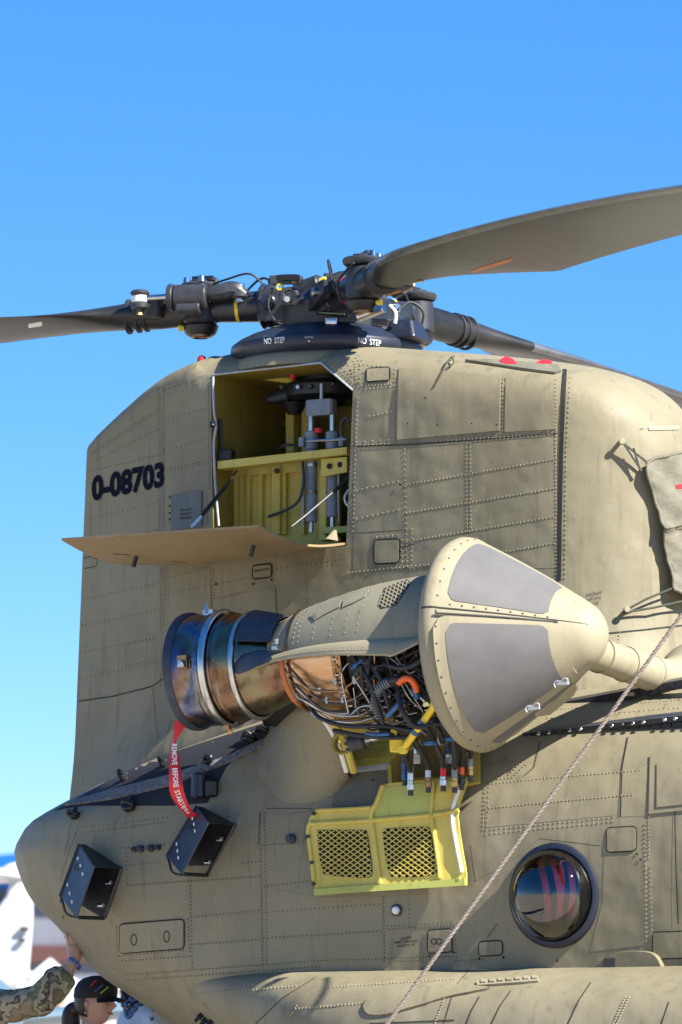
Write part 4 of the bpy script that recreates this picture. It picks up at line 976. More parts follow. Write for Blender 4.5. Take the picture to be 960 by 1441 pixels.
for p in ((305, 822), (357, 822), (383, 816), (531, 797), (568, 770), (564, 682), (498, 684), (600, 560), (575, 596), (617, 598), (665, 596), (700, 598), (240, 700), (249, 698), (259, 697), (268, 695), (277, 693), (240, 712), (240, 722), (240, 731)):
    l, nn = hit(BP, *p); md.dome(l + nn * .007, nn, .007, .003, 6)
md.build('screws', 'seam', pyl, 0, kind='stuff')
mb = MB(); text_on(mb, '0-08703', (130, 707), (232, 686), 37, BP, .045, .0058); mb.build('serial_number', 'serial_ink', pyl, 0)
mb = MB(); text_on(mb, 'STEP', (571, 770.5), (582, 769), 4, BP, .01, .005); text_on(mb, 'AIRCRAFT', (825, 840), (848, 836), 4.5, BP, 0, .003); text_on(mb, 'LIFT PTS', (826, 847), (846, 843.5), 4.5, BP, 0, .003); text_on(mb, 'INSIDE', (829, 853), (843, 850.5), 4.5, BP, 0, .003); text_on(mb, 'HAND HOLE', (359, 806), (380, 802.5), 4, BP, .02, .009)
l, nn = hit(BP, 836, 856); strip(mb, [(836, 857), (837, 865)], BP, .009, .002, 3)
mb.build('stencil_lettering', 'stencil_ink', pyl, 0)
# unpainted sensor plate
plq = [(243, 697), (285, 691), (285, 741), (243, 747)]
conform('sensor_plate', plq, BP, .001, .010, 'grey_plate' if 'grey_plate' in MATS else 'box_blue', pyl, 10)
mb = MB()
for i, s in enumerate(('DO NOT', 'PAINT', 'SENSOR')): text_on(mb, s, (256, 720.5 + i * 5.6), (272.5, 718.5 + i * 5.6), 3.6, BP, .02, .0125)
mb.build('stencil_lettering', 'stencil_ink', pyl, 0)
mb = MB(); strip(mb, [(118, 785), (130, 783), (138, 788), (136, 797), (119, 800)], BP, .004, .002, 4)
mb.build('tail_light_seam', 'seam', pyl, 0)

# ---- gearbox bay inside the opening
bay = empty('gearbox_bay', tuple(PY(400, 640, 0)), heli)
def By(o): return child(o, bay)
def bxp(name, px0, py0, px1, py1, y0, y1, m, bev=.004):      # upright box given by two photo corners at its outer face
    a = PY(px0, py0, y0); c = PY(px1, py1, y0); mb = MB()
    x0, x1 = sorted((a.x, c.x)); z0, z1 = sorted((a.z, c.z)); mb.cbox(((x0 + x1) / 2, (y0 + y1) / 2, (z0 + z1) / 2), (x1 - x0, abs(y1 - y0), z1 - z0), None, .06); return By(mb.build(name, m, None))
mb = MB(); q = [PY(306, 649, -.40), PY(488, 629, -.43), PY(488, 639, -.43), PY(306, 660, -.40)]
mb.add(q + [p + V((0, .10, 0)) for p in q], [(0, 1, 2, 3), (7, 6, 5, 4)] + [(i, (i + 1) % 4, 4 + (i + 1) % 4, 4 + i) for i in range(4)]); By(mb.build('shelf_beam', 'zinc', None, 0))
WALLY = -.16
mb = MB(); q = [PY(300, 652, WALLY), PY(478, 634, WALLY), PY(478, 770, WALLY), PY(300, 790, WALLY)]
mb.add(q + [p + V((0, .02, 0)) for p in q], [(0, 1, 2, 3), (7, 6, 5, 4)] + [(i, (i + 1) % 4, 4 + (i + 1) % 4, 4 + i) for i in range(4)]); By(mb.build('bulkhead', 'zinc', None, 0))
for x, w in ((331, 3), (349, 2.5), (366, 2.5), (388, 6), (399, 3), (425, 3)): bxp('stiffener', x - w, 655, x + w, 752, WALLY - (.05 if w > 4 else .028), WALLY, 'zinc')
bxp('stiffener', 318, 657, 470, 661, WALLY - .03, WALLY, 'zinc')
mb = MB(); p_ = PY(317, 709, WALLY); mb.cyl(p_, p_ - V((0, .004, 0)), .019, 20); By(mb.build('drain_hole', 'seam', None))
mb = MB(); p_ = PY(391, 663, WALLY - .05); mb.cyl(p_, p_ - V((0, .02, 0)), .014, 14, bev=.003); By(mb.build('bolt_head', 'rotor_grey', None))
# upper bay: skin of the far side with stringers, posts
for (y0, y1) in ((562, 551), (606, 596)):
    mb = MB(); mb.tube([PY(306, y0, .37), PY(402, y1, .37)], .012, 6); By(mb.build('stringer', 'zinc_aged', None))
bxp('post', 402, 572, 413, 640, .10, .16, 'zinc'); bxp('post', 424, 570, 434, 640, .14, .2, 'zinc')
bxp('post', 449, 660, 459, 760, -.30, -.22, 'zinc')
mb = MB(); mb.tube([PY(345, 526, -.1), PY(415, 536, -.1)], .02, 8); By(mb.build('roof_brace', 'zinc', None))
mb = MB(); mb.tube([PY(306, 545, .2), PY(345, 526, .1)], .012, 8); By(mb.build('roof_brace', 'zinc_aged', None))
for a, c in (((300, 527.5), (452, 510.5)), ((452, 510.5), (497, 549))):
    mb = MB(); mb.tube([hit(BP, *lerp(V(a), V(c), k / 8))[0] + V((0, -.004, 0)) for k in range(9)], .0055, 8); By(mb.build('opening_trim', 'seal_grey', None))
# pipe lining the aft edge of the opening
mb = MB(); mb.tube(spline([PY(300, 530, -.43), PY(301, 575, -.43), PY(304, 600, -.435), PY(301, 625, -.43), PY(303, 680, -.43), PY(308, 740, -.43)], 6), .0065, 8); By(mb.build('edge_seal', 'seal_grey', None))
mb = MB(); mb.cyl(PY(299, 600, -.46), PY(299, 594, -.45), .014, 10); By(mb.build('door_catch', 'black', None))
mb = MB(); mb.tube([PY(310, 590, -.36), PY(311, 640, -.36)], .010, 6); mb.cbox(PY(319, 641, -.36), (.08, .06, .06), None); By(mb.build('cable_clip', 'black', None))
# mast base and swashplate
SW = V((.0, -.03, 0)); zz = PY(445, 553, -.03).z
mb = MB(); mb.cyl(V((0, 0, zz + .06)), V((0, 0, zz + .30)), .15, 28); By(mb.build('mast_boot', 'black', None))
mb = MB(); mb.lathe(V((0, 0, zz)), V((0, 0, 1)), V((1, 0, 0)), V((0, 1, 0)), [(-.055, .10), (-.05, .20), (-.03, .235), (.025, .24), (.045, .22), (.05, .12)], 48); By(mb.build('swashplate', 'black', None))
for k, (x, y) in enumerate(((398, 545), (421, 545), (438, 544), (455, 543), (470, 541))):
    mb = MB(); p_ = PY(x, y, -.24); mb.cyl(p_, p_ - V((0, .02, 0)), .013, 12, bev=.003); By(mb.build('swash_bolt', 'steel' if k % 2 else 'rotor_grey', None))
mb = MB(); a_ = PY(404, 556, -.14); b_ = PY(375, 563, -.20); mb.cyl(a_, b_, .055, 16, .022, bev=.006); By(mb.build('swash_arm', 'black', None))
mb = MB(); mb.cyl(PY(414, 566, -.12), PY(414, 583, -.12), .07, 18, .04, bev=.006); By(mb.build('swash_arm', 'black', None))
mb = MB(); mb.cyl(PY(411, 515, -.2), PY(412, 530, -.2), .012, 10); By(mb.build('link_boot', 'rotor_grey', None))
mb = MB(); mb.cyl(PY(412, 523, -.2), PY(412, 533, -.2), .015, 10); By(mb.build('link_sleeve', 'red', None))
# twin hydraulic actuators
mb = MB(); mb.cbox(PY(452, 574, -.30), (.16, .07, .085), None); By(mb.build('actuator_yoke', 'grey_paint', None))
mb = MB(); mb.cyl(PY(453, 540, -.30), PY(453, 566, -.30), .013, 10); By(mb.build('actuator_rod', 'steel', None))
for x, ybot in ((438, 735), (468, 728)):
    for dx in (-6, 6): 
        pass
    mb = MB(); mb.cyl(PY(x, 583, -.30), PY(x, 612, -.30), .0165, 14); By(mb.build('piston_rod', 'steel', None))
    mb = MB(); mb.cyl(PY(x, 607, -.30), PY(x, 633, -.30), .036, 22, bev=.006); By(mb.build('gland_nut', 'grey_paint', None))
    mb = MB(); mb.cyl(PY(x, 632, -.30), PY(x, ybot, -.30), .0315, 22, bev=.004); By(mb.build('actuator_barrel', 'grey_paint', None))
    mb = MB(); mb.cyl(PY(x, 653, -.30), PY(x, 657, -.30), .0335, 22); By(mb.build('barrel_collar', 'steel', None)); mb = MB(); mb.cyl(PY(x, ybot - 1, -.30), PY(x, ybot + 14, -.30), .014, 12); By(mb.build('barrel_end', 'steel', None))
    mb = MB(); mb.cyl(PY(x, 691, -.30), PY(x, 694, -.30), .034, 22); By(mb.build('barrel_clamp', 'bronze', None))
mb = MB(); mb.cyl(PY(448, 609, -.32), PY(448, 603, -.32), .022, 14); By(mb.build('pressure_cap', 'red', None))
for pts, r, m in (([(426, 646, -.34), (427, 680, -.36), (420, 705, -.36), (402, 718, -.30), (378, 727, -.24)], .008, 'box_blue'), ([(393, 632, -.3), (402, 626, -.32), (420, 627, -.33), (428, 620, -.32)], .008, 'rubber'), ([(427, 640, -.34), (426, 700, -.34), (427, 742, -.33)], .005, 'seal_grey'),
                  ([(482, 622, -.34), (480, 600, -.36), (486, 588, -.38), (492, 594, -.4)], .008, 'box_blue'), ([(476, 668, -.36), (476, 700, -.36), (477, 735, -.34)], .004, 'seal_grey'), ([(490, 690, -.4), (485, 700, -.42), (488, 710, -.42), (494, 712, -.42)], .006, 'white')):
    mb = MB(); mb.tube(spline([PY(*p) for p in pts], 6), r, 8); By(mb.build('hydraulic_line', m, None))
mb = MB(); mb.tube([PY(424, 621, -.33), PY(488, 618, -.35)], .008, 8); By(mb.build('cross_tube', 'steel', None))
for x in (425, 481): 
    mb = MB(); mb.cbox(PY(x, 622, -.34), (.03, .03, .05), None); By(mb.build('line_block', 'grey_paint', None))
# bracket with two holes
mb = MB(); q = [PY(452, 646, -.38), PY(488, 643, -.40), PY(488, 664, -.40), PY(452, 671, -.38)]; mb.add(q + [p + V((0, .02, 0)) for p in q], [(0, 1, 2, 3), (7, 6, 5, 4)] + [(i, (i + 1) % 4, 4 + (i + 1) % 4, 4 + i) for i in range(4)]); By(mb.build('bracket', 'zinc', None, 0))
for x, y in ((464, 656), (479, 654)):
    mb = MB(); p_ = PY(x, y, -.392); mb.cyl(p_, p_ - V((0, .006, 0)), .015, 18); By(mb.build('bracket_hole', 'seam', None))
bxp('floor_rail', 452, 742, 490, 749, -.36, -.2, 'zinc_green')

# ---- work platform: the bay door folded down to level
H0 = hit(BP, 222, 793)[0]; H1 = hit(BP, 487, 767)[0]
mb = MB(); nu, nv = 30, 16; vs = []
for s in (0, 1):
    for i in range(nu + 1):
        u = i / nu
        for j in range(nv + 1):
            v = j / nv; ln = 1.0 - .05 * u; p = lerp(H0, H1, u) + V((0, -.012 - v * ln, 0)); p.z += -.085 * math.sin(math.pi * min(1, v * 1.0)) * (.55 + .45 * math.sin(math.pi * u)) + .03 * v * v * (1 - u) + (.012 if s else 0)
            p.x += .02 * v; vs.append(p)
q = (nu + 1) * (nv + 1); g = lambda i, j: i * (nv + 1) + j
fs = [(g(i, j), g(i, j + 1), g(i + 1, j + 1), g(i + 1, j)) for i in range(nu) for j in range(nv)]; fs += [tuple(k + q for k in f) for f in fs]
for i in range(nu): fs += [(g(i, 0), g(i + 1, 0), g(i + 1, 0) + q, g(i, 0) + q), (g(i, nv), g(i + 1, nv), g(i + 1, nv) + q, g(i, nv) + q)]
for j in range(nv): fs += [(g(0, j), g(0, j + 1), g(0, j + 1) + q, g(0, j) + q), (g(nu, j), g(nu, j + 1), g(nu, j + 1) + q, g(nu, j) + q)]
mb.add(vs, fs); plat = mb.build('work_platform', 'platform_tan', heli, 50)
BPL = BVHTree.FromPolygons([tuple(v) for v in vs[:q]], fs[:nu * nv])
for (a, c) in (((190, 783), (193, 796)), ((355, 768), (362, 745))):
    mb = MB(); l0, _ = hit(BPL, *a); mb.cbox(l0 + V((0, 0, -.025)), (.012, .03, .06), Matrix.Rotation(.3, 3, 'Y')); mb.build('platform_latch', 'rotor_grey', plat)
mb = MB()
for pl in ([(160, 779), (183, 781)], [(240, 789), (262, 792)], [(290, 792), (318, 793)]): strip(mb, pl, BPL, .012, .002, 4)
mb.build('hinge_strip', 'seam', plat, 0)
mb = MB(); e0 = lerp(H0, H1, .97); 
q = [e0 + V((0, -.16, .02)), e0 + V((0, -.05, .02)), e0 + V((0.0, -.07, .075))]; mb.add(q + [p + V((.015, 0, 0)) for p in q], [(0, 1, 2), (5, 4, 3), (0, 1, 4, 3), (1, 2, 5, 4), (2, 0, 3, 5)]); mb.build('corner_gusset', 'olive_pale', plat, 0)
mb = MB(); mb.tube([PY(333, 663, -.40), PY(318, 684, -.62)], .006, 6); mb.tube([PY(318, 684, -.62), PY(283, 727, -.95)], .011, 8); mb.build('support_strut', 'black', plat)
mb = MB(); mb.tube([PY(283, 727, -.95), PY(270, 741, -1.05)], .008, 8); mb.build('strut_end', 'white', plat)
mb = MB(); mb.tube([PY(492, 672, -.45), PY(474, 688, -.50)], .010, 8); mb.build('support_strut', 'black', plat)
mb = MB(); mb.tube([PY(474, 688, -.50), PY(428, 727, -.72), PY(410, 741, -.80)], [.008, .008, .005], 8); mb.build('support_strut', 'rotor_grey', plat)

# ================================================================ fuselage details
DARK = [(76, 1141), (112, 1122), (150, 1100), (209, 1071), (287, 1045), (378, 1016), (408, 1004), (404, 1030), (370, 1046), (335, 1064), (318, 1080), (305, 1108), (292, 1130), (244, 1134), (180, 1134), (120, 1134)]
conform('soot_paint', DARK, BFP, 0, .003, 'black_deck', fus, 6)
conform('walkway_strip', [(92, 1135), (112, 1127), (170, 1111), (234, 1094), (319, 1067), (398, 1030), (402, 1040), (350, 1061), (319, 1076), (240, 1107), (170, 1124), (120, 1132)], BFP, .004, .012, 'deck_grit', fus, 6)
for i, (x, y, s) in enumerate(((108, 1149, .8), (184, 1136, 1.1), (232, 1079, .6), (176, 1098, .7), (296, 1075, .7), (352, 1044, 1.2), (371, 1037, 1.2))):
    l, nn = hit(BF, x, y); mb = MB(); t = nn.cross(V((1, 0, 0))).normalized(); M2 = Matrix((V((1, 0, 0)), t, nn)).transposed()
    mb.cbox(l + nn * .02, (.06 * s, .05 * s, .04), M2, .25); mb.cyl(l + nn * .02 - t * .03 * s, l + nn * .02 + t * .05 * s, .012, 10); mb.tube(spline([l + nn * .03 - V((.03 * s, 0, 0)), l + nn * .065, l + nn * .03 + V((.03 * s, 0, 0))], 4), .008, 6)
    mb.build('tie_fitting', 'black', fus)
l, nn = hit(BF, 283, 1110); mb = MB(); mb.cyl(l - V((0, .02, .05)), l + V((0, -.02, .08)), .045, 18, .04, bev=.01); mb.build('drain_motor', 'black_gloss', fus)
l, nn = hit(BF, 300, 1112); mb = MB(); mb.cbox(l + nn * .02, (.07, .06, .09), None, .3); mb.build('motor_bracket', 'black', fus)

# engine support fairing: concave saddle from flank up to the nacelle
up_ = spline([hit(BF, 388, 1012)[0], PY(408, 996, -1.12), PY(437, 993, -1.45), PY(455, 1012, -1.43), PY(470, 1035, -1.37), PY(480, 1060, -1.30), PY(488, 1086, -1.215)], 6)
lo_ = spline([hit(BF, *p)[0] for p in ((345, 1058), (345, 1092), (372, 1136), (415, 1146), (455, 1132), (476, 1112), (490, 1090))], 6)
mb = MB(); vs = []; m_ = len(up_); nk = 12
for i in range(m_):
    a, c = up_[i], lo_[i]; mid = lerp(a, c, .36); fl, fn, _, _ = BF.find_nearest(mid); mid = fl + fn * .004 if (mid - fl).dot(fn) > .004 else mid
    for k in range(nk + 1):
        t = k / nk; vs.append(a * (1 - t) ** 2 + mid * 2 * t * (1 - t) + (c + V((0, .022, 0))) * t * t)
fs = [(i * (nk + 1) + k, i * (nk + 1) + k + 1, (i + 1) * (nk + 1) + k + 1, (i + 1) * (nk + 1) + k) for i in range(m_ - 1) for k in range(nk)]
mb.add(vs, fs); sad = mb.build('engine_fairing', 'olive', heli, 60)
md = sad.modifiers.new('th', 'SOLIDIFY'); md.thickness = .012; md.offset = -1
mb = MB(); q = up_[9:]; mb.tube([p + V((.010, -.022, 0)) for p in q], .013, 8); mb.build('fairing_seal', 'white', sad)
mb = MB(); mb.tube([p + V((.045, -.010, 0)) for p in q], .020, 8); mb.build('fairing_lip', 'zinc', sad)
# shelf panel edge with light seal
conform('bay_edge', [(487, 1083), (551, 1077), (552, 1083), (489, 1089)], BF, .004, .02, 'seal_grey', fus, 6)
conform('bay_edge', [(548, 1080), (553, 1080), (555, 1113), (550, 1114)], BF, .004, .02, 'zinc', fus, 6)
conform('bay_ledge', [(470, 1052), (500, 1048), (560, 1046), (596, 1052), (560, 1064), (548, 1078), (488, 1085)], BF, .012, .012, 'zinc_green', fus, 8)
conform('bay_edge', [(660, 1108), (668, 1052), (677, 1048), (678, 1104)], BF, .01, .02, 'zinc', fus, 8)
mr0 = MB()
for pl in ([(664, 1102), (671, 1058)], [(498, 1058), (560, 1052)], [(492, 1076), (545, 1071)]): rivets(mr0, pl, BF, 5, .006, .004, .03)
mr0.build('rivets', 'zinc', fus, 0, kind='stuff')
conform('repair_patch', [(489, 1091), (550, 1085), (552, 1113), (535, 1141), (466, 1142), (470, 1118)], BF, 0, .004, 'patch_grey', fus, 10)

# lower engine door hanging open: inner face with two screened vents
door = empty('engine_door', tuple(hit(BF, 560, 1180)[0]), heli)
def Dr(o): return child(o, door)
def doff(x, y): return .035 + .05 * max(0, min(1, (1180 - y) / 75)) ** 1.2 + .02 * max(0, (y - 1220) / 40)
def doff2(x, y): return doff(x, y) + .012
OUT = [(452, 1145), (470, 1143), (500, 1142), (532, 1141), (541, 1128), (550, 1114), (600, 1110), (640, 1107), (672, 1105), (664, 1120), (656, 1136), (652, 1152), (653, 1175), (658, 1205), (663, 1230), (664, 1246), (600, 1250), (520, 1255), (453, 1260), (449, 1235), (443, 1200), (440, 1170), (443, 1156)]
Dr(conform('door_skin', OUT, BF, doff, .012, 'zinc', None, 9))
Dr(conform('door_lip', [(452, 1251), (520, 1246), (600, 1241), (663, 1236), (664, 1246), (600, 1250), (520, 1255), (453, 1260)], BF, doff2, .016, 'zinc_green', None, 7))
Dr(conform('door_pan', [(551, 1118), (625, 1111), (617, 1150), (535, 1157), (540, 1140)], BF, doff2, .003, 'zinc_green', None, 7))
V1 = [tuple(p) for p in [(453, 1172), (459, 1171), (517, 1171), (523, 1174), (527, 1195), (531, 1225), (529, 1234), (518, 1236), (470, 1232), (461, 1226), (455, 1200)]]
V2 = [(545, 1174), (552, 1169), (604, 1167), (612, 1171), (617, 1195), (622, 1222), (619, 1230), (600, 1234), (565, 1235), (556, 1231), (549, 1210)]
V1 = [tuple(p) for p in spline(V1 + [V1[0]], 3)][:-1]; V2 = [tuple(p) for p in spline(V2 + [V2[0]], 3)][:-1]
for v_ in (V1, V2):
    Dr(conform('vent_screen', v_, BF, doff2, .002, 'screen_dark', None, 7))
    mb = MB()
    for ang in (35, -35):
        c = sum((V(p) for p in v_), V((0, 0))) / len(v_); d = V((math.cos(R(ang)), math.sin(R(ang)))); nn2 = V((-d.y, d.x))
        for i in range(-14, 15):
            seg = [p for p in [c + nn2 * (i * 6.0) + d * t for t in [k * 1.0 - 80 for k in range(161)]] if inside(tuple(p), v_)]
            if len(seg) > 2:
                pts = []
                for f in (0, .25, .5, .75, 1):
                    p = lerp(seg[0], seg[-1], f); l, nn = hit(BF, p.x, p.y); pts.append(l + nn * (doff2(p.x, p.y) + .005 + (.002 if ang > 0 else 0)))
                mb.tube(pts, .0034, 4, False)
    Dr(mb.build('vent_mesh', 'zinc', None, 0, kind='stuff'))
def doortube(name, pl, r, m):
    mb = MB(); pts = []
    for p in [tuple(q) for q in spline(pl, 5)]:
        l, nn = hit(BF, *p); pts.append(l + nn * (doff2(*p) + r * .5))
    mb.tube(pts, r, 8); return Dr(mb.build(name, m, None))
doortube('door_rib', [(447, 1163), (500, 1160), (537, 1158), (620, 1151), (655, 1145)], .013, 'zinc')
doortube('door_rib', [(551, 1116), (541, 1135), (532, 1150), (533, 1180), (538, 1215), (543, 1244)], .013, 'zinc')
doortube('door_rib', [(622, 1112), (618, 1135), (616, 1155), (620, 1190), (627, 1236)], .011, 'zinc')
doortube('door_seal', [(660, 1116), (648, 1140), (645, 1165), (651, 1200), (657, 1228)], .010, 'white')
doortube('door_rim', [(446, 1160), (441, 1172), (444, 1200), (450, 1240)], .011, 'zinc')
doortube('door_rim', [(455, 1146), (500, 1144), (532, 1142)], .010, 'zinc')
Dr(conform('hinge_leaf', [(628, 1114), (668, 1108), (660, 1122), (625, 1126)], BF, doff2, .014, 'zinc', None, 6))
for (x, y) in ((442, 1180), (447, 1215), (618, 1152), (655, 1237), (452, 1150), (451, 1244)):
    l, nn = hit(BF, x, y); mb = MB(); p = l + nn * (doff2(x, y) + .008); mb.cyl(p, p + nn * .012, .010, 10, bev=.002); Dr(mb.build('door_stud', 'rotor_grey' if x < 500 else 'zinc_green', None))

# ---- porthole: bubble window in a dark ring
port = empty('porthole', tuple(PORT), heli)
def Po(o): return child(o, port)
mb = MB(); ax = V((0, -1, 0)); e1 = V((1, 0, 0)); e2 = V((0, 0, 1.06)); mb.lathe(PORT, ax, e1, e2, [(-.03, .207), (.014, .207), (.020, .213), (.018, .228), (.010, .238), (-.02, .242)], 64); Po(mb.build('window_ring', 'navy', None, 40))
glass = bpy.data.materials.new('bubble_glass'); glass.use_nodes = True; N = glass.node_tree.nodes; L = glass.node_tree.links; N.clear()
out = N.new('ShaderNodeOutputMaterial'); mx = N.new('ShaderNodeMixShader'); tr = N.new('ShaderNodeBsdfTransparent'); tr.inputs[0].default_value = (.72, .76, .80, 1); gl = N.new('ShaderNodeBsdfGlossy'); gl.inputs['Roughness'].default_value = .015; fr_ = N.new('ShaderNodeFresnel'); fr_.inputs[0].default_value = 2.1
L.new(fr_.outputs[0], mx.inputs[0]); L.new(tr.outputs[0], mx.inputs[1]); L.new(gl.outputs[0], mx.inputs[2]); L.new(mx.outputs[0], out.inputs[0]); MATS['bubble_glass'] = glass
mb = MB(); mb.lathe(PORT, ax, e1, e2, [(.010 + .19 * math.sin(w) ** .9 if w > 0 else .010, .209 * math.cos(w) if w < math.pi / 2 - 1e-3 else 1e-5) for w in [math.pi / 2 * k / 16 for k in range(17)]], 64); Po(mb.build('bubble_pane', 'bubble_glass', None, 0)); 
for p in bpy.data.objects['bubble_pane'].data.polygons: p.use_smooth = True
for x0, x1, w in ((-.13, -.06, .016), (-.055, .0, .012), (.0, -.035, .013), (.035, .055, .014), (.06, .02, .010)):
    mb = MB(); c0 = PORT + V((x0, .06, .23)); c1 = PORT + V((x1, .05, -.23)); q = spline([c0, lerp(c0, c1, .45) + V((.02, .02, 0)), c1], 6); vs = []; fs = []
    for i, p in enumerate(q):
        vs += [p - V((w, 0, 0)), p + V((w, .004, 0)), p + V((w, .010, 0)), p + V((-w, .006, 0))]
        if i: fs += [(4 * i - 4 + k, 4 * i - 4 + (k + 1) % 4, 4 * i + (k + 1) % 4, 4 * i + k) for k in range(4)]
    mb.add(vs, fs); Po(mb.build('seat_strap', 'red', None))

# ---- dispenser boxes on the flank: open-fronted, skewed
def plate(mb, q, t):
    n = (q[1] - q[0]).cross(q[2] - q[1]).normalized() * t
    mb.add(list(q) + [p + n for p in q], [(0, 1, 2, 3), (7, 6, 5, 4)] + [(i, (i + 1) % 4, 4 + (i + 1) % 4, 4 + i) for i in range(4)])
for bi, (A, B, C, D, Ei, Fi) in enumerate((((112, 1188), (132, 1219), (107, 1291), (85, 1261), (171, 1225), (143, 1294)), ((277, 1135), (293, 1157), (255, 1230), (235, 1205), (330, 1173), (290, 1242)))):
    yf = hit(BF, *Ei)[0].y - .004; yo = yf - .27
    a, b, c, d = [PY(x, y, w) for (x, y), w in ((A, yf - .06), (B, yo), (C, yo), (D, yf - .06))]; box = empty('dispenser_box', tuple((a + c) / 2), heli)
    def Bx(o): return child(o, box)
    inn = [V((p.x, yf, p.z)) for p in (a, b, c, d)]
    mb = MB(); plate(mb, [a, b, c, d], .008); Bx(mb.build('outer_plate', 'box_blue', None, 0))
    mb = MB(); plate(mb, [a, inn[0], inn[1], b], .007); Bx(mb.build('end_plate', 'black', None, 0))
    mb = MB(); plate(mb, [inn[0], inn[3], inn[2], inn[1]], .008); Bx(mb.build('base_plate', 'black', None, 0))
    mb = MB(); plate(mb, [a, d, inn[3], inn[0]], .007); Bx(mb.build('rear_plate', 'black', None, 0))
    mb = MB(); mb.tube([inn[2], lerp(inn[2], c, .9)], .010, 6); Bx(mb.build('stay_bar', 'black', None)); mb = MB(); mb.tube([inn[1], inn[2]], .014, 6); Bx(mb.build('base_rim', 'black', None)); mb = MB(); mb.tube([a, d], .010, 6); Bx(mb.build('edge_rim', 'black', None))
    nn = (b - a).cross(c - b).normalized(); nn = nn if nn.y < 0 else -nn; P_ = lambda u, v: a + (b - a) * u + (d - a) * v + nn * .010
    for (u, v) in ((.25, .18), (.48, .22), (.72, .28), (.22, .70), (.46, .76), (.7, .82)):
        mb = MB(); p = P_(u, v); mb.cbox(p, (.007, .003, .016), None); Bx(mb.build('foil_tab', 'white_mark', None))
    mb = MB(); p = P_(.30, .32); mb.lathe(p, nn, (b - a).normalized(), (d - a).normalized() * 1.7, [(0, 1e-5), (0, .013)], 20); Bx(mb.build('handle_slot', 'seam', None, 0))
    for f, g_ in ((.30, .55), (.75, .75)):
        p = lerp(lerp(inn[1], inn[2], f), lerp(b, c, f), .22); mb = MB(); mb.cyl(p + V((-.02, 0, 0)), p + V((.012, -.008, 0)), .012, 12, bev=.002); Bx(mb.build('pin_stud', 'steel', None))
    mb = MB(); mb.tube(spline([d, d + V((.02, -.01, -.03)), lerp(d, c, .6) + V((0, 0, -.035)), inn[2] + V((0, -.02, 0))], 6), .006, 6); Bx(mb.build('tether', 'rubber', None))

# ---- rails on the shoulder
def rail(nm, p0, p1, yb, h, m):
    mb = MB(); a, c = PY(p0[0], p0[1], yb), PY(p1[0], p1[1], yb); q = [a, c, c + V((0, 0, h)), a + V((0, 0, h))]
    mb.add(q + [p + V((0, .05, .02)) for p in q], [(0, 1, 2, 3), (7, 6, 5, 4)] + [(i, (i + 1) % 4, 4 + (i + 1) % 4, 4 + i) for i in range(4)]); return mb.build(nm, m, heli, 0), a, c
ya = hit(BF, 860, 985)[0].y
yb_ = hit(BF, 850, 1018)[0].y
rb, a_, c_ = rail('hinge_rail', (736, 1039), (1010, 1009), yb_ - .055, .022, 'black')
mb = MB(); plate(mb, [a_ + V((0, .002, .02)), c_ + V((0, .002, .02)), c_ + V((0, .10, .05)), a_ + V((0, .10, .05))], .006); mb.build('rail_flange', 'box_blue', rb, 0)
for k in range(18):
    f = (k + .6) / 18.5; p = lerp(a_, c_, f)
    if k not in (6, 7, 12):
        mb = MB(); q = p + V((0, -.006, .012)); mb.cyl(q, q + V((0, -.008, .004)), .011, 10, bev=.003); mb.build('rail_bolt', 'steel' if k % 3 else 'rotor_grey', rb)
    mb = MB(); mb.box(p + V((0, .02, -.022)), (.05, .012, .036)); mb.build('rail_lug', 'black', rb, 0)
rc, a2, c2 = rail('hinge_rail', (752, 1009), (1010, 960), ya - .02, .045, 'black_gloss')
for k, f in enumerate((.36, .44, .53)):
    mb = MB(); p = lerp(a2, c2, f) + V((0, -.003, .022)); M3 = Matrix.Identity(3); mb.cbox(p, (.045, .006, .018), None, .4); mb.build('rail_slot', 'seam' if k < 2 else 'olive_pale', rc)
for k in range(6): mb = MB(); p = lerp(a2, c2, .58 + k * .06) + V((0, -.002, .02)); mb.cyl(p, p + V((0, -.006, 0)), .007, 8); mb.build('rail_bolt', 'seam', rc)

# ---- skin panels, hatches, seams and rivets on the flank
skin('skin_panel', [
    [(100, 1165), (250, 1140), (232, 1180), (92, 1190)], [(345, 1112), (366, 1140), (364, 1185), (325, 1190), (332, 1172), (318, 1152)],
    [(172, 1196), (232, 1190), (228, 1240), (180, 1245)], [(180, 1247), (268, 1241), (268, 1290), (150, 1297)], [(270, 1241), (368, 1234), (368, 1282), (270, 1290)], [(270, 1292), (368, 1284), (368, 1322), (270, 1328)], [(270, 1330), (368, 1324), (369, 1356), (270, 1364)],
    [(372, 1190), (438, 1184), (448, 1240), (372, 1246)], [(372, 1248), (450, 1262), (538, 1260), (538, 1310), (372, 1320)], [(372, 1322), (538, 1312), (538, 1352), (372, 1358)], [(372, 1142), (436, 1150), (438, 1182), (372, 1188)],
    [(540, 1262), (665, 1250), (700, 1260), (690, 1300), (540, 1310)], [(682, 1100), (770, 1090), (868, 1080), (866, 1148), (683, 1165)], [(684, 1167), (866, 1150), (845, 1190), (760, 1180), (715, 1215), (670, 1240), (662, 1190)], [(876, 1080), (912, 1076), (912, 1148), (874, 1150)],
    [(850, 1205), (910, 1200), (912, 1330), (830, 1340), (848, 1270)],
], BF, 'olive', fus, .0014, .2, 16)
HF = [(rrect(169, 1300, 260, 1342, 5, .075), .008), (rrect(854, 1165, 896, 1200, 5, .05), .007), (rrect(674, 1325, 708, 1346, 5, .05), .006), (rrect(602, 1309, 637, 1342, 4, .06), .006), (rrect(919, 1312, 975, 1350, 3, .03), .006)]
for q, t in HF: conform('hatch', inset(q, 1.2), BF, 0, t, 'olive', fus, 9)
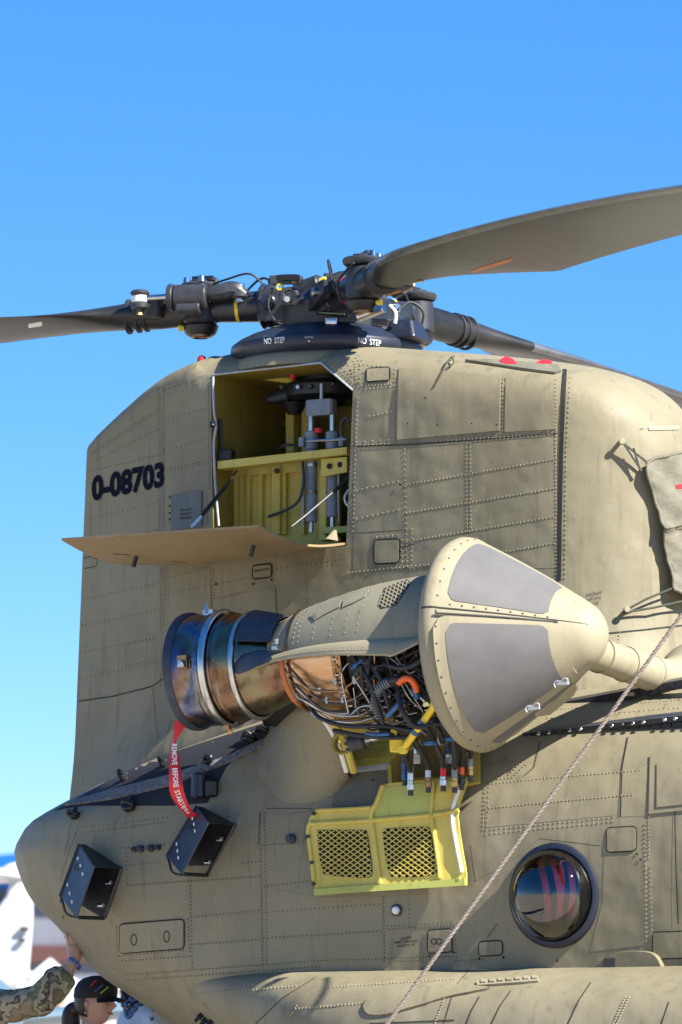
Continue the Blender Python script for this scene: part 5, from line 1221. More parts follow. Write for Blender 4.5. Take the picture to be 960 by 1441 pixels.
conform('doubler_plate', [(916, 1064), (975, 1056), (975, 1140), (914, 1146)], BF, 0, .009, 'olive', fus, 10); conform('doubler_plate', [(926, 1076), (975, 1070), (975, 1132), (926, 1137)], BF, .009, .006, 'olive', fus, 10)
gaps([(q + [q[0]], BF, .0055, .004, 4) for q, t in HF], fus)
for pl, w in (([(884, 1038), (876, 1080), (873, 1150)], .006), ([(948, 1078), (950, 1140), (952, 1230), (955, 1300)], .005), ([(760, 1045), (752, 1080), (738, 1092)], .004), ([(366, 1145), (364, 1190)], .003), ([(440, 1138), (375, 1138)], .003), ([(686, 1320), (700, 1300)], .003)): gaps([(pl, BF, w, .004, 6)], fus)
for c in ((190, 1322, 4, 8), (236, 1318, 4, 8), (612, 1325, 4, 4), (619, 1325, 4, 4)):
    gaps([([(c[0] + c[2] * math.cos(R(k * 30)), c[1] + c[3] * math.sin(R(k * 30))) for k in range(13)], BF, .005, .0105, 2)], fus, 'seam', 'latch_outline')
mr = MB()
FR = [([(110, 1166), (96, 1200), (84, 1245)], 4), ([(92, 1200), (100, 1160)], 4), ([(85, 1265), (90, 1296), (97, 1322)], 7), ([(120, 1172), (228, 1158)], 4.5), ([(116, 1165), (240, 1150)], 6), ([(172, 1194), (232, 1188)], 5), ([(172, 1220), (228, 1213)], 6), ([(180, 1246), (368, 1233)], 5), ([(178, 1200), (180, 1246)], 6),
      ([(268, 1241), (271, 1365)], 5.5), ([(366, 1145), (370, 1358)], 4.5), ([(373, 1145), (376, 1358)], 4.5), ([(270, 1290), (368, 1281)], 5), ([(270, 1329), (368, 1322)], 5), ([(372, 1247), (440, 1240)], 5.5), ([(372, 1190), (438, 1184)], 5.5), ([(372, 1320), (540, 1310)], 5.5), ([(372, 1284), (540, 1272)], 6.5),
      ([(540, 1262), (541, 1352)], 5), ([(575, 1268), (577, 1308)], 6), ([(545, 1308), (640, 1301)], 4.5), ([(545, 1304), (640, 1297)], 6), ([(640, 1305), (642, 1350)], 6), ([(164, 1303), (258, 1294)], 5), ([(168, 1345), (262, 1337)], 5), ([(164, 1305), (166, 1345)], 5), ([(265, 1294), (267, 1340)], 5), ([(172, 1352), (270, 1346)], 5),
      ([(174, 1372), (260, 1366), (450, 1352), (640, 1346)], 4.5), ([(180, 1380), (260, 1374), (450, 1360)], 5), ([(112, 1345), (140, 1360), (165, 1364)], 5), ([(105, 1330), (125, 1352)], 5),
      ([(684, 1104), (760, 1096), (905, 1084)], 4.5), ([(684, 1138), (760, 1130), (895, 1118)], 4.5), ([(684, 1168), (866, 1150)], 6), ([(684, 1174), (866, 1156)], 6), ([(682, 1104), (680, 1170)], 5), ([(688, 1108), (686, 1168)], 6), ([(740, 1076), (722, 1094), (690, 1098)], 4.5), ([(735, 1072), (716, 1090)], 4.5),
      ([(918, 1068), (916, 1142)], 4), ([(923, 1074), (921, 1140)], 4), ([(924, 1070), (958, 1066)], 4), ([(924, 1078), (958, 1073)], 4), ([(918, 1143), (958, 1139)], 4), ([(924, 1115), (958, 1111)], 5), ([(913, 1150), (914, 1210)], 4.5), ([(908, 1160), (910, 1330)], 5.5), ([(916, 1220), (918, 1330)], 5.5), ([(640, 1353), (680, 1350)], 5),
      ([(765, 1000), (960, 985)], 4.5), ([(770, 1011), (960, 996)], 6), ([(945, 965), (935, 1000)], 4), ([(770, 1000), (774, 1018)], 4), ([(840, 988), (826, 1006)], 5), ([(280, 1160), (340, 1145)], 5), ([(340, 1215), (368, 1212)], 5), ([(410, 1145), (440, 1141)], 5), ([(465, 1112), (535, 1106)], 4.5), ([(462, 1122), (530, 1117)], 4.5), ([(455, 1100), (482, 1096)], 4)]
mq = MB()
for pl, g in FR:
    if pl[0][0] < 670: rivets(mq, pl, BF, g, .0048, .0008, .0018)
    else: rivets(mr, pl, BF, g * 1.15, .0047, .0040, .0014)
mq.build('flush_rivets', 'rivet_dirt', fus, 0, kind='stuff')
mr.build('rivets', 'olive', fus, 0, kind='stuff')
md = MB()
for p in ((605, 1345), (638, 1340), (675, 1349), (709, 1347), (785, 1352), (897, 1202), (902, 1210), (92, 1318), (86, 1268), (90, 1290), (480, 1100), (525, 1098), (543, 1118), (440, 1112), (450, 1115), (418, 1106), (425, 1108)):
    l, nn = hit(BF, *p); md.dome(l + nn * .004, nn, .007, .003, 6)
md.build('screws', 'seam', fus, 0, kind='stuff')
mb = MB(); text_on(mb, 'ACCESS', (564, 1323.5), (580, 1321), 3.6, BF, .015, .004); text_on(mb, 'RAMP CONTROL', (555, 1328.5), (588, 1326), 3.6, BF, .015, .004); text_on(mb, 'ON STOP UP', (559, 1333.5), (584, 1331), 3.6, BF, .015, .004)
mb.build('stencil_lettering', 'stencil_ink', fus, 0)
for x, y, r, m in ((191, 1196, .014, 'rotor_grey'), (199, 1195, .02, 'box_blue'), (214, 1194, .02, 'box_blue'), (224, 1193, .015, 'rotor_grey'), (411, 1181, .026, 'box_blue'), (437, 1180, .018, 'black')):
    l, nn = hit(BF, x, y); mb = MB(); mb.cyl(l, l + nn * .03, r, 18, r * .9, bev=.004); mb.cyl(l + nn * .03, l + nn * .04, r * .5, 12, bev=.002); mb.build('socket_plug', m, fus)
l, nn = hit(BF, 559, 1281); mb = MB(); mb.cyl(l, l + nn * .016, .03, 22, bev=.005); lp = mb.build('formation_light', 'box_blue', fus); mb = MB(); mb.dome(l + nn * .014, nn, .022, .02, 18); mb.build('light_lens', 'white', lp)

# ---- sponson details
for pl, w in (([(675, 1403), (664, 1422), (655, 1445)], .006), ([(719, 1395), (704, 1416), (690, 1445)], .006), ([(832, 1383), (815, 1408), (798, 1445)], .006), ([(942, 1410), (930, 1445)], .005), ([(640, 1362), (660, 1366), (640, 1390), (625, 1441)], .004), ([(360, 1441), (398, 1405), (444, 1376)], .004), ([(520, 1441), (640, 1436)], .006)): gaps([(pl, BS, w, .003, 5)], spon)
mr = MB()
for pl, g in (([(885, 1404), (868, 1441)], 4), ([(880, 1404), (863, 1441)], 4), ([(416, 1420), (560, 1408), (640, 1396)], 5), ([(418, 1416), (402, 1441)], 4), ([(630, 1395), (612, 1441)], 4), ([(460, 1390), (640, 1378)], 5), ([(262, 1400), (420, 1388)], 5)): rivets(mr, pl, BS, g, .006, .004, .0015)
mr.build('rivets', 'olive_pale', spon, 0, kind='stuff')
conform('teardrop_fairing', [tuple(p) for p in spline([(512, 1418), (520, 1405), (545, 1392), (590, 1386), (640, 1388), (690, 1392), (640, 1402), (590, 1416), (545, 1428), (520, 1428), (512, 1418)], 4)][:-1], BS, 0, .012, 'olive', spon, 7)
conform('rub_strip', [(672, 1383), (758, 1377), (758, 1383), (672, 1389)], BS, 0, .012, 'olive_pale', spon, 6)
for k in range(7): 
    x = 678 + k * 12; conform('strip_pad', [(x, 1382 - k * .8), (x + 7, 1381.5 - k * .8), (x + 7, 1385.5 - k * .8), (x, 1386 - k * .8)], BS, .012, .006, 'olive_pale', spon, 5)
l, nn = hit(BF, 885, 1352)
blis = conform('blister', [tuple(p) for p in spline([(828, 1372), (838, 1352), (860, 1342), (900, 1338), (924, 1342), (935, 1358), (934, 1372), (880, 1376), (828, 1372)], 4)][:-1], BF, 0, .045, 'olive', heli, 7)
conform('blister_vent', [(856, 1348), (872, 1347), (871, 1366), (855, 1368)], BF, .045, .006, 'rotor_grey', blis, 5)
for i, p in enumerate(((272, 1432), (284, 1428), (290, 1434), (298, 1437))):
    l, nn = hit(BS, *p); mb = MB(); mb.cyl(l - nn * .01, l + nn * .03, .014, 12, bev=.003); mb.cyl(l + nn * .02, l + nn * .05, .008, 8); mb.build('ground_plug', 'black', spon)
# landing gear below the picture
for x, y in ((.9, -1.45), (.9, 1.45), (7.2, -1.45), (7.2, 1.45)):
    mb = MB(); mb.cyl((x, y - .12, .33), (x, y + .12, .33), .33, 32, bev=.06); w_ = mb.build('wheel', 'rubber', heli)
    mb = MB(); mb.cyl((x, y - .125, .33), (x, y + .125, .33), .17, 24, bev=.02); mb.build('wheel_rim', 'white', w_)
    mb = MB(); mb.tube([(x, y, .33), (x, y * .93, .55), (x + .05, y * .85, .95)], .05, 12); mb.build('gear_leg', 'olive', heli)

# ================================================================ loose things on the helicopter
# canvas inlet cover tied over the pylon nose
cov = empty('inlet_cover', tuple(PY(940, 760, -.3)))
tag(cov, 'grey green canvas cover with red paint strokes tied over the pylon intake', 'cover')
def wr(x, y): return .045 + .006 * math.sin(x * .10 + y * .055) + .005 * math.sin(y * .115 - x * .16 + 1) + .003 * math.sin(x * .3 + y * .16) + .002 * math.sin(y * .37 - x * .22) + .03 * max(0, min(1, (x - 915) / 45)) + (.018 if abs(y - (746 - .25 * (x - 925))) < 4 else 0)
CV = [tuple(p) for p in spline([(903, 655), (915, 646), (940, 641), (965, 636), (984, 634)], 3)] + [(988, 720), (990, 800), (988, 856), (962, 848)] + [tuple(p) for p in spline([(938, 831), (936, 805), (930, 775), (925, 745), (920, 715), (913, 690), (903, 668)], 3)]
mb = MB(); vs, fs = conform_mesh(CV, BP, 0, .001, 5); nt = len([1 for _ in vs])
# push the cloth out by the wrinkle height
pv = []
for v in vs:
    pv.append(v)
vs2, fs2 = conform_mesh(CV, BP, wr, .004, 5); mb.add(vs2, fs2); o = child(mb.build('cloth', 'canvas', None, 70), cov)
def cvtube(nm, pl, r, m, extra=.004):
    mb = MB(); pts = []
    for p in [tuple(q) for q in spline(pl, 5)]:
        l, nn = hit(BP, *p); pts.append(l + nn * (wr(*p) + extra))
    mb.tube(pts, r, 8); return child(mb.build(nm, m, None), cov)
cvtube('hem', [(905, 656), (905, 668), (913, 690), (920, 715), (925, 745), (930, 775), (936, 805), (938, 829)], .008, 'canvas', 0)
cvtube('hem', [(905, 655), (915, 647), (940, 642), (965, 637), (980, 635)], .010, 'canvas', 0)
cvtube('stitch_seam', [(925, 746), (940, 742), (960, 736), (980, 732)], .006, 'canvas', .004)
cvtube('hem', [(938, 830), (950, 838), (965, 848), (985, 855)], .010, 'canvas', 0)
for q in ([(940, 684), (982, 676), (982, 682), (941, 690)], [(954, 684), (960, 682), (957, 702), (955, 720), (949, 722), (951, 704)]): child(conform('paint_stroke', q, BP, lambda x, y: wr(x, y) + .005, .001, 'red', None, 4), cov)
def cord(pl, r=.006):
    mb = MB(); mb.tube([p for p in pl], r, 6); return child(mb.build('tie_cord', 'cord', None), cov)
def onp(x, y, off): l, nn = hit(BP, x, y); return l + nn * off
cord([onp(873, 624, .05), onp(905, 652, .05)]); cord([onp(875, 626, .05), onp(899, 664, .045)]); cord([onp(888, 632, .05), onp(897, 664, .045)])
cord([onp(876, 862, .03), onp(905, 844, .05), onp(938, 829, .06)]); cord([onp(876, 864, .03), onp(915, 857, .05), onp(955, 846, .07)])
for x, y in ((872, 623), (879, 861)):
    l, nn = hit(BP, x, y); mb = MB(); mb.cyl(l, l + nn * .055, .011, 10, bev=.002); mb.cyl(l + nn * .045, l + nn * .062, .017, 12, bev=.004); pyl_f = mb.build('tie_stud', 'olive_pale', pyl)
# canvas strip with red tabs along the crest, and its bungee
crest = [(600, 498), (650, 503), (700, 509), (755, 519), (790, 524)]
mb = MB(); up_ = [onp(x, y - 3, .004) for x, y in crest]; 
cs = conform('crest_cover', [(655, 509), (700, 509), (786, 517), (790, 524), (781, 527), (735, 521), (690, 514)], BP, .003, .012, 'canvas', None, 6)
tag(cs, 'flat grey canvas strip lying along the pylon crest under the rear blade', 'cover')
for i, (q, lb) in enumerate((([(702, 511), (712, 505), (722, 509), (728, 515), (713, 516)], 'red streamer tab on the pylon crest, nearer the rotor mast'), ([(754, 514), (763, 510), (774, 511), (778, 515), (764, 516)], 'red streamer tab on the pylon crest, farther from the rotor mast'))):
    o = conform('streamer_tab', q, BP, .013, .003, 'red', None, 4); tag(o, lb, 'streamer', 'red tabs on the crest')
mb = MB(); mb.tube(spline([onp(640, 506, .02), onp(632, 512, .02), onp(622, 528, .012), onp(613, 544, .01)], 5), .005, 6); o = mb.build('bungee_cord', 'cord', None); tag(o, 'thin dark green cord with hook tied across the pylon top', 'cord')
mb = MB(); mb.tube(spline([onp(636, 508, .025), onp(640, 515, .02), onp(628, 521, .012)], 5), .004, 6); ob = mb.build('cord_tail', 'cord', o)

# red warning streamer hanging from the exhaust
rib = empty('warning_streamer', tuple(PY(250, 1060, -1.5))); tag(rib, 'red fabric streamer lettered remove before starting hanging from the exhaust', 'streamer')
Lp = spline([(245, 1014), (243.5, 1043), (239, 1066), (238, 1090), (239, 1113), (248, 1131), (265, 1150), (284, 1158)], 6); Rp = spline([(249, 1016), (247.5, 1041), (252, 1068), (255.5, 1090), (260, 1117), (271, 1141), (287, 1147), (300, 1148)], 6)
def ry(i): t = i / (len(Lp) - 1); return lerp(-1.52, -1.24, max(0, (t - .5) / .5) ** 1.2) + .02 * math.sin(t * 9)
mb = MB(); vs = []; fs = []
for i, (a, b) in enumerate(zip(Lp, Rp)):
    for k in range(5): p = lerp(a, b, k / 4); vs.append(PY(p.x, p.y, ry(i) + .012 * math.sin(k / 4 * math.pi + i * .3)))
    if i: fs += [((i - 1) * 5 + k, (i - 1) * 5 + k + 1, i * 5 + k + 1, i * 5 + k) for k in range(4)]
mb.add(vs, fs); o = mb.build('ribbon', 'red', None, 60); md = o.modifiers.new('s', 'SOLIDIFY'); md.thickness = .003; child(o, rib)
q = [PY(244, 1016, -1.53), PY(258, 1012, -1.52), PY(271, 1020, -1.50), PY(258, 1026, -1.51), PY(248, 1041, -1.53)]; mb = MB(); mb.add(q + [p + V((0, .004, 0)) for p in q], [(0, 1, 2, 3, 4), (9, 8, 7, 6, 5)] + [(i, (i + 1) % 5, 5 + (i + 1) % 5, 5 + i) for i in range(5)]); child(mb.build('ribbon_loop', 'red', None, 0), rib)
cen = [lerp(a, b, .5) for a, b in zip(Lp, Rp)]; acc = [0]
for a, b in zip(cen, cen[1:]): acc.append(acc[-1] + (b - a).length)
s0, s1 = 32.0, 134.0; uv, tf = text_mesh('REMOVE  BEFORE  STARTING', .02); vs = []
for u, w in uv:
    s = lerp(s0, s1, u); i = max(k for k in range(len(acc) - 1) if acc[k] <= s); f = (s - acc[i]) / (acc[i + 1] - acc[i]); c = lerp(cen[i], cen[i + 1], f); t = (cen[i + 1] - cen[i]).normalized(); t = lerp(t, (cen[min(i + 2, len(cen) - 1)] - cen[i + 1]).normalized(), f).normalized() if i + 2 < len(cen) else t; nr = V((t.y, -t.x))
    p = c + nr * ((w - .5) * 7.5); vs.append(PY(p.x, p.y, lerp(ry(i), ry(i + 1), f) - .028 + .012 * math.sin(.5 * math.pi + i * .3)))
mb = MB(); mb.add(vs, tf); child(mb.build('lettering', 'white_mark', None, 0), rib)

# tie-down rope running from high on the airframe to the apron, three twisted strands
ra = PY(985, 830, -1.75); rb_ = PY(545, 1441, -2.6); d_ = (rb_ - ra); rg = ra + d_ * (ra.z / -d_.z); d_ = (rg - ra); n_ = 700
rope = empty('tie_down_rope', tuple(rg)); tag(rope, 'taut brown twisted rope slanting down in front of the fuselage', 'rope'); e1 = d_.normalized().orthogonal(); e2 = d_.normalized().cross(e1)
for k in range(3):
    mb = MB(); mb.tube([ra + d_ * (i / n_) + (e1 * math.cos(i * .5 + k * 2.094) + e2 * math.sin(i * .5 + k * 2.094)) * .0036 for i in range(n_ + 1)], .0052, 6); child(mb.build('rope_strand', 'rope', None, 60), rope)

# ================================================================ people
mat('skin', (.52, .30, .21), (.60, .36, .26), scale=14, rough=.5); mat('skin_far', (.50, .28, .20), rough=.6)
mat('hair_brown', (.020, .012, .008), (.05, .03, .018), scale=40, rough=.45, stretch=(6, 6, .6))
mat('cap_black', (.010, .010, .012), (.018, .018, .02), scale=40, rough=.8, bump=.0008, bscale=200)
mat('tee_blue', (.52, .64, .80), (.62, .74, .88), scale=8, rough=.85, bump=.004, bscale=14); mat('tee_dark', (.02, .03, .06), (.04, .05, .09), scale=8, rough=.85)
mat('trousers', (.06, .06, .07), (.09, .09, .10), scale=8, rough=.9); mat('scarf_cream', (.62, .52, .46), (.70, .60, .54), scale=9, rough=.85, bump=.003, bscale=20)
mat('wrist_blue', (.02, .06, .22), (.10, .18, .40), scale=60, rough=.5); mat('eye_white', (.7, .7, .68), rough=.2); mat('lip', (.42, .16, .13), rough=.45)
mat('lime', (.55, .75, .05), rough=.5)
def camo(name, cols, scale):
    m = bpy.data.materials.new(name); m.use_nodes = True; N = m.node_tree.nodes; L = m.node_tree.links; b = N['Principled BSDF']; b.inputs['Roughness'].default_value = .85
    tc = N.new('ShaderNodeTexCoord'); n = N.new('ShaderNodeTexNoise'); n.inputs['Scale'].default_value = scale; n.inputs['Detail'].default_value = 2.5; L.new(tc.outputs['Object'], n.inputs['Vector'])
    r = N.new('ShaderNodeValToRGB'); r.color_ramp.interpolation = 'CONSTANT'; e = r.color_ramp.elements
    for i, (p, c) in enumerate(cols):
        x = e[i] if i < 2 else e.new(p); x.position = p; x.color = (*c, 1)
    L.new(n.outputs['Fac'], r.inputs['Fac']); L.new(r.outputs[0], b.inputs['Base Color'])
    w = N.new('ShaderNodeTexNoise'); w.inputs['Scale'].default_value = 16; L.new(tc.outputs['Object'], w.inputs['Vector']); bp = N.new('ShaderNodeBump'); bp.inputs['Distance'].default_value = .012; L.new(w.outputs['Fac'], bp.inputs['Height']); L.new(bp.outputs[0], b.inputs['Normal']); MATS[name] = m
camo('camo', [(0, (.22, .17, .11)), (.40, (.12, .12, .06)), (.48, (.30, .25, .17)), (.56, (.07, .045, .03)), (.61, (.16, .15, .08)), (.70, (.36, .31, .23))], 11)
camo('camo_blue', [(0, (.03, .05, .10)), (.45, (.10, .22, .48)), (.52, (.01, .015, .03)), (.60, (.22, .38, .62))], 15)

def skin_body(name, verts, edges, m, parent=None, root=0, sub=2):
    """one continuous figure grown from a jointed skeleton; verts = {key: (Vector, radius)}"""
    keys = list(verts); me = bpy.data.meshes.new(name); me.from_pydata([verts[k][0] for k in keys], [(keys.index(a), keys.index(b)) for a, b in edges], [])
    o = bpy.data.objects.new(name, me); link(o, parent)
    md = o.modifiers.new('skin', 'SKIN'); me.skin_vertices.new() if not me.skin_vertices else None
    sv = me.skin_vertices[0].data
    for i, k in enumerate(keys):
        r = verts[k][1]; sv[i].radius = (r, r) if not isinstance(r, tuple) else r; sv[i].use_root = (i == root)
    s = o.modifiers.new('sub', 'SUBSURF'); s.levels = sub; s.render_levels = sub
    dg = bpy.context.evaluated_depsgraph_get(); dg.update(); nm = bpy.data.meshes.new_from_object(o.evaluated_get(dg)); o.modifiers.clear(); o.data = nm
    nm.materials.clear(); 
    for x in (m if isinstance(m, list) else [m]): nm.materials.append(MATS[x])
    for p in nm.polygons: p.use_smooth = True
    return o
def head_mesh(c, r, face, up=V((0, 0, 1)), mi=0):
    """head with brow, nose, lips, chin; c centre, r half height, face = looking direction"""
    f = face.normalized(); s_ = up.cross(f).normalized(); u = f.cross(s_).normalized(); mb = MB(); nu, nv = 36, 28; vs = []
    for j in range(nv + 1):
        th = math.pi * j / nv
        for i in range(nu):
            ph = 2 * math.pi * i / nu; x = math.sin(th) * math.cos(ph); y = math.sin(th) * math.sin(ph); z = math.cos(th)
            wx = .84 if x > 0 else .90; px_, py_, pz = x * wx, y * (.70 - .12 * max(0, -z)), z
            if z < 0 and x > 0: px_ *= 1 + .05 * z
            g = lambda y0, z0, sy, sz: math.exp(-((y - y0) / sy) ** 2 - ((z - z0) / sz) ** 2) if x > 0 else 0
            px_ += .21 * g(0, -.16, .10, .13) + .10 * g(0, -.02, .08, .16) - .07 * g(.30, .03, .15, .10) - .07 * g(-.30, .03, .15, .10) + .04 * g(0, .16, .5, .08) + .06 * g(0, -.42, .17, .05) + .05 * g(0, -.52, .16, .05) - .03 * g(0, -.47, .2, .02) + .08 * g(0, -.75, .22, .14)
            vs.append(c + (f * px_ + s_ * py_ + u * pz) * r)
    fs = [(j * nu + i, j * nu + (i + 1) % nu, (j + 1) * nu + (i + 1) % nu, (j + 1) * nu + i) for j in range(nv) for i in range(nu)]
    mb.add(vs, fs); return mb, f, s_, u
def face_bits(par, c, r, f, s_, u):
    for sg in (-1, 1):
        mb = MB(); p = c + (f * .70 + s_ * .30 * sg + u * .03) * r; e1 = s_; mb.lathe(p - f * .06 * r, f, s_, u * .6, [(0, .10 * r), (.05 * r, .085 * r), (.08 * r, .04 * r), (.085 * r, 1e-5)], 14); child(mb.build('eye', 'eye_white', None), par)
        mb = MB(); mb.dome(p + f * .02 * r, f, .045 * r, .02 * r, 10); child(mb.build('iris', 'hair_brown', None), par)
        mb = MB(); mb.tube(spline([c + (f * .76 + s_ * .14 * sg + u * .17) * r, c + (f * .76 + s_ * .30 * sg + u * .21) * r, c + (f * .66 + s_ * .44 * sg + u * .16) * r], 4), .025 * r, 6); child(mb.build('eyebrow', 'hair_brown', None), par)
        mb = MB(); q = c + (f * -.05 + s_ * .70 * sg - u * .06) * r; mb.lathe(q, s_ * sg, f * .7, u, [(-.05 * r, .10 * r), (.04 * r, .16 * r), (.07 * r, .13 * r), (.04 * r, .07 * r), (.03 * r, 1e-5)], 16); child(mb.build('ear', 'skin', None), par)
    mb = MB(); mb.tube(spline([c + (f * .76 - s_ * .17 - u * .47) * r, c + (f * .86 - u * .46) * r, c + (f * .76 + s_ * .17 - u * .47) * r], 5), .035 * r, 6); child(mb.build('lips', 'lip', None), par)
def person(name, feet, height, face, body_m, leg_m, label, group=None, arms=None, headpx=None):
    h = height / 1.75; f = face.normalized(); s_ = V((0, 0, 1)).cross(f).normalized(); P = lambda a, b, z: feet + f * a * h + s_ * b * h + V((0, 0, z * h))
    root = empty(name, tuple(feet)); tag(root, label, 'person', group)
    v = {'pel': (P(0, 0, .95), .15 * h), 'waist': (P(0, 0, 1.10), (.15 * h, .11 * h)), 'chest': (P(0, 0, 1.28), (.17 * h, .125 * h)), 'shld': (P(-.01, 0, 1.41), (.12 * h, .09 * h)), 'neck': (P(.0, 0, 1.50), .056 * h), 'skull': (P(.015, 0, 1.60), .062 * h)}
    e = [('pel', 'waist'), ('waist', 'chest'), ('chest', 'shld'), ('shld', 'neck'), ('neck', 'skull')]
    for n, sg in (('l', 1), ('r', -1)):
        v.update({'hip' + n: (P(0, .09 * sg, .88), .095 * h), 'kn' + n: (P(.02, .10 * sg, .50), .062 * h), 'an' + n: (P(-.02, .10 * sg, .09), .042 * h), 'to' + n: (P(.15, .12 * sg, .035), .036 * h)}); e += [('pel', 'hip' + n), ('hip' + n, 'kn' + n), ('kn' + n, 'an' + n), ('an' + n, 'to' + n)]
        ar = arms.get(n) if arms else None
        if ar is None: ar = [P(-.01, .19 * sg, 1.39), P(-.03, .25 * sg, 1.12), P(.08, .24 * sg, .88), P(.12, .23 * sg, .80)]
        v.update({'sh' + n: (ar[0], .065 * h), 'el' + n: (ar[1], .05 * h), 'wr' + n: (ar[2], .03 * h), 'ha' + n: (ar[3], (.038 * h, .02 * h))}); e += [('shld', 'sh' + n), ('sh' + n, 'el' + n), ('el' + n, 'wr' + n), ('wr' + n, 'ha' + n)]
        d = (ar[3] - ar[2]).normalized(); side = d.cross(f if abs(d.dot(f)) < .8 else V((0, 0, 1))).normalized()
        for k in range(4):
            b0 = ar[3] + side * (k - 1.5) * .021 * h; L_ = (.065, .078, .072, .055)[k] * h
            v.update({'f%d%s' % (k, n): (b0 + d * L_ * .5 + f * .004, .0095 * h), 'g%d%s' % (k, n): (b0 + d * L_ + f * .014 * h, .008 * h)}); e += [('ha' + n, 'f%d%s' % (k, n)), ('f%d%s' % (k, n), 'g%d%s' % (k, n))]
        v.update({'t1' + n: (lerp(ar[2], ar[3], .5) + side * .045 * h, .011 * h), 't2' + n: (lerp(ar[2], ar[3], 1.1) + side * .062 * h, .009 * h)}); e += [('wr' + n, 't1' + n), ('t1' + n, 't2' + n)]
    body = skin_body('body', v, e, [body_m, leg_m, 'skin'], None)
    ha = [v['wrl'][0], v['wrr'][0], v['hal'][0], v['har'][0]]; nk = v['neck'][0]
    for p in body.data.polygons:
        c = p.center; z = (c.z - feet.z) / h
        if z < .93: p.material_index = 1
        if min((c - q).length for q in ha) < .11 * h and z > .3 or z > 1.475 and (c - nk).length < .2 * h: p.material_index = 2
    child(body, root)
    return root, P, h, body
# soldier with an arm raised to the stern
silh = hit(BF, 112, 1335)[0]; yh = silh.y + .02
W_ = PY(105, 1356, yh - .03); E_ = PY(58, 1408, yh - .16); S_ = PY(-48, 1422, yh - .12); K_ = PY(103, 1338, yh - .01)
ff = (RT * .85 + FH * .35); ft = S_ - RT * .22 + FH * .10; ft.z = 0
sold = empty('person', tuple(ft)); tag(sold, 'person in camouflage uniform pressing one hand against the helicopter stern', 'person')
c0 = V((ft.x, ft.y, 0)); z1 = S_.z
Lq = lambda a, b, z: c0 + RT * a + FH * b + V((0, 0, z))
v = {'pel': (Lq(0, 0, .98), .16), 'waist': (Lq(0, 0, 1.12), (.16, .13)), 'chest': (Lq(0, 0, 1.32), (.18, .14)), 'shld': (Lq(0, 0, 1.46), (.12, .09)), 'neck': (Lq(0, 0, 1.56), .058), 'skull': (Lq(.01, 0, 1.66), .07),
     'shr': (S_, .085), 'up1': (lerp(S_, E_, .5) + V((0, 0, -.01)), .098), 'elr': (E_ + V((0, 0, .0)), .092), 'fa': (lerp(E_, W_, .55), .082), 'cuff': (lerp(E_, W_, .72), .075), 'cuff2': (lerp(E_, W_, .74), .040), 'wrr': (W_, (.033, .024)), 'palm': (K_, (.043, .02)),
     'shl': (Lq(-.1, .2, 1.42), .075), 'ell': (Lq(-.1, .28, 1.15), .065), 'wrl': (Lq(.05, .28, .92), .035), 'hal': (Lq(.10, .27, .84), (.04, .025))}
e = [('pel', 'waist'), ('waist', 'chest'), ('chest', 'shld'), ('shld', 'neck'), ('neck', 'skull'), ('shld', 'shr'), ('shr', 'up1'), ('up1', 'elr'), ('elr', 'fa'), ('fa', 'cuff'), ('cuff', 'cuff2'), ('cuff2', 'wrr'), ('wrr', 'palm'), ('shld', 'shl'), ('shl', 'ell'), ('ell', 'wrl'), ('wrl', 'hal')]
for n, sg in (('l', 1), ('r', -1)):
    v.update({'hip' + n: (Lq(0, .1 * sg, .9), .10), 'kn' + n: (Lq(.02, .11 * sg, .5), .075), 'an' + n: (Lq(-.02, .11 * sg, .1), .06), 'to' + n: (Lq(.16, .12 * sg, .045), .045)}); e += [('pel', 'hip' + n), ('hip' + n, 'kn' + n), ('kn' + n, 'an' + n), ('an' + n, 'to' + n)]
for k, (bx, by, tx, ty) in enumerate(((97, 1330, 92.5, 1311), (101, 1329, 97, 1311), (105, 1330, 102, 1318), (109, 1334, 107, 1324))):
    a = PY(bx, by, yh - .012 + .006 * k); t = PY(tx, ty, yh - .004 + .008 * k); v.update({'f%d' % k: (a, .0105), 'm%d' % k: (lerp(a, t, .5) - FH * .006, .0095), 't%d' % k: (t, .0085)}); e += [('palm', 'f%d' % k), ('f%d' % k, 'm%d' % k), ('m%d' % k, 't%d' % k)]
v.update({'th1': (PY(113, 1343, yh + .02), .0115), 'th2': (PY(116, 1333, yh + .04), .010)}); e += [('wrr', 'th1'), ('th1', 'th2')]
bod = skin_body('body', v, e, ['camo', 'skin'], None, 0, 3)
cpt = lerp(E_, W_, .75)
for p in bod.data.polygons:
    d = (W_ - E_).normalized()
    if (p.center - cpt).dot(d) > 0 and (p.center - W_).length < .26: p.material_index = 1
    if p.center.z > 1.56 and (p.center - c0).xy.length < .12: p.material_index = 1
    if (p.center - v['hal'][0]).length < .12: p.material_index = 1
from mathutils import noise as nz_
for vv in bod.data.vertices:                      # loose cloth: folds across the sleeve and jacket
    d = (vv.co - cpt).dot((W_ - E_).normalized())
    if d < -.01 or (vv.co - W_).length > .3: vv.co += vv.normal * (nz_.noise(vv.co * 13) * .022 + nz_.noise(V((vv.co.x * 38, vv.co.y * 12, vv.co.z * 30))) * .010)
child(bod, sold)
mb, f_, s_, u_ = head_mesh(Lq(.02, 0, 1.71), .125, RT); child(mb.build('head', 'skin', None, 60), sold)
mb = MB(); mb.lathe(Lq(.01, 0, 1.745), V((0, 0, 1)), RT, FH * .85, [(0, .118), (.05, .117), (.09, .09), (.105, .05), (.108, 1e-5)], 24); child(mb.build('cap', 'camo', None), sold)
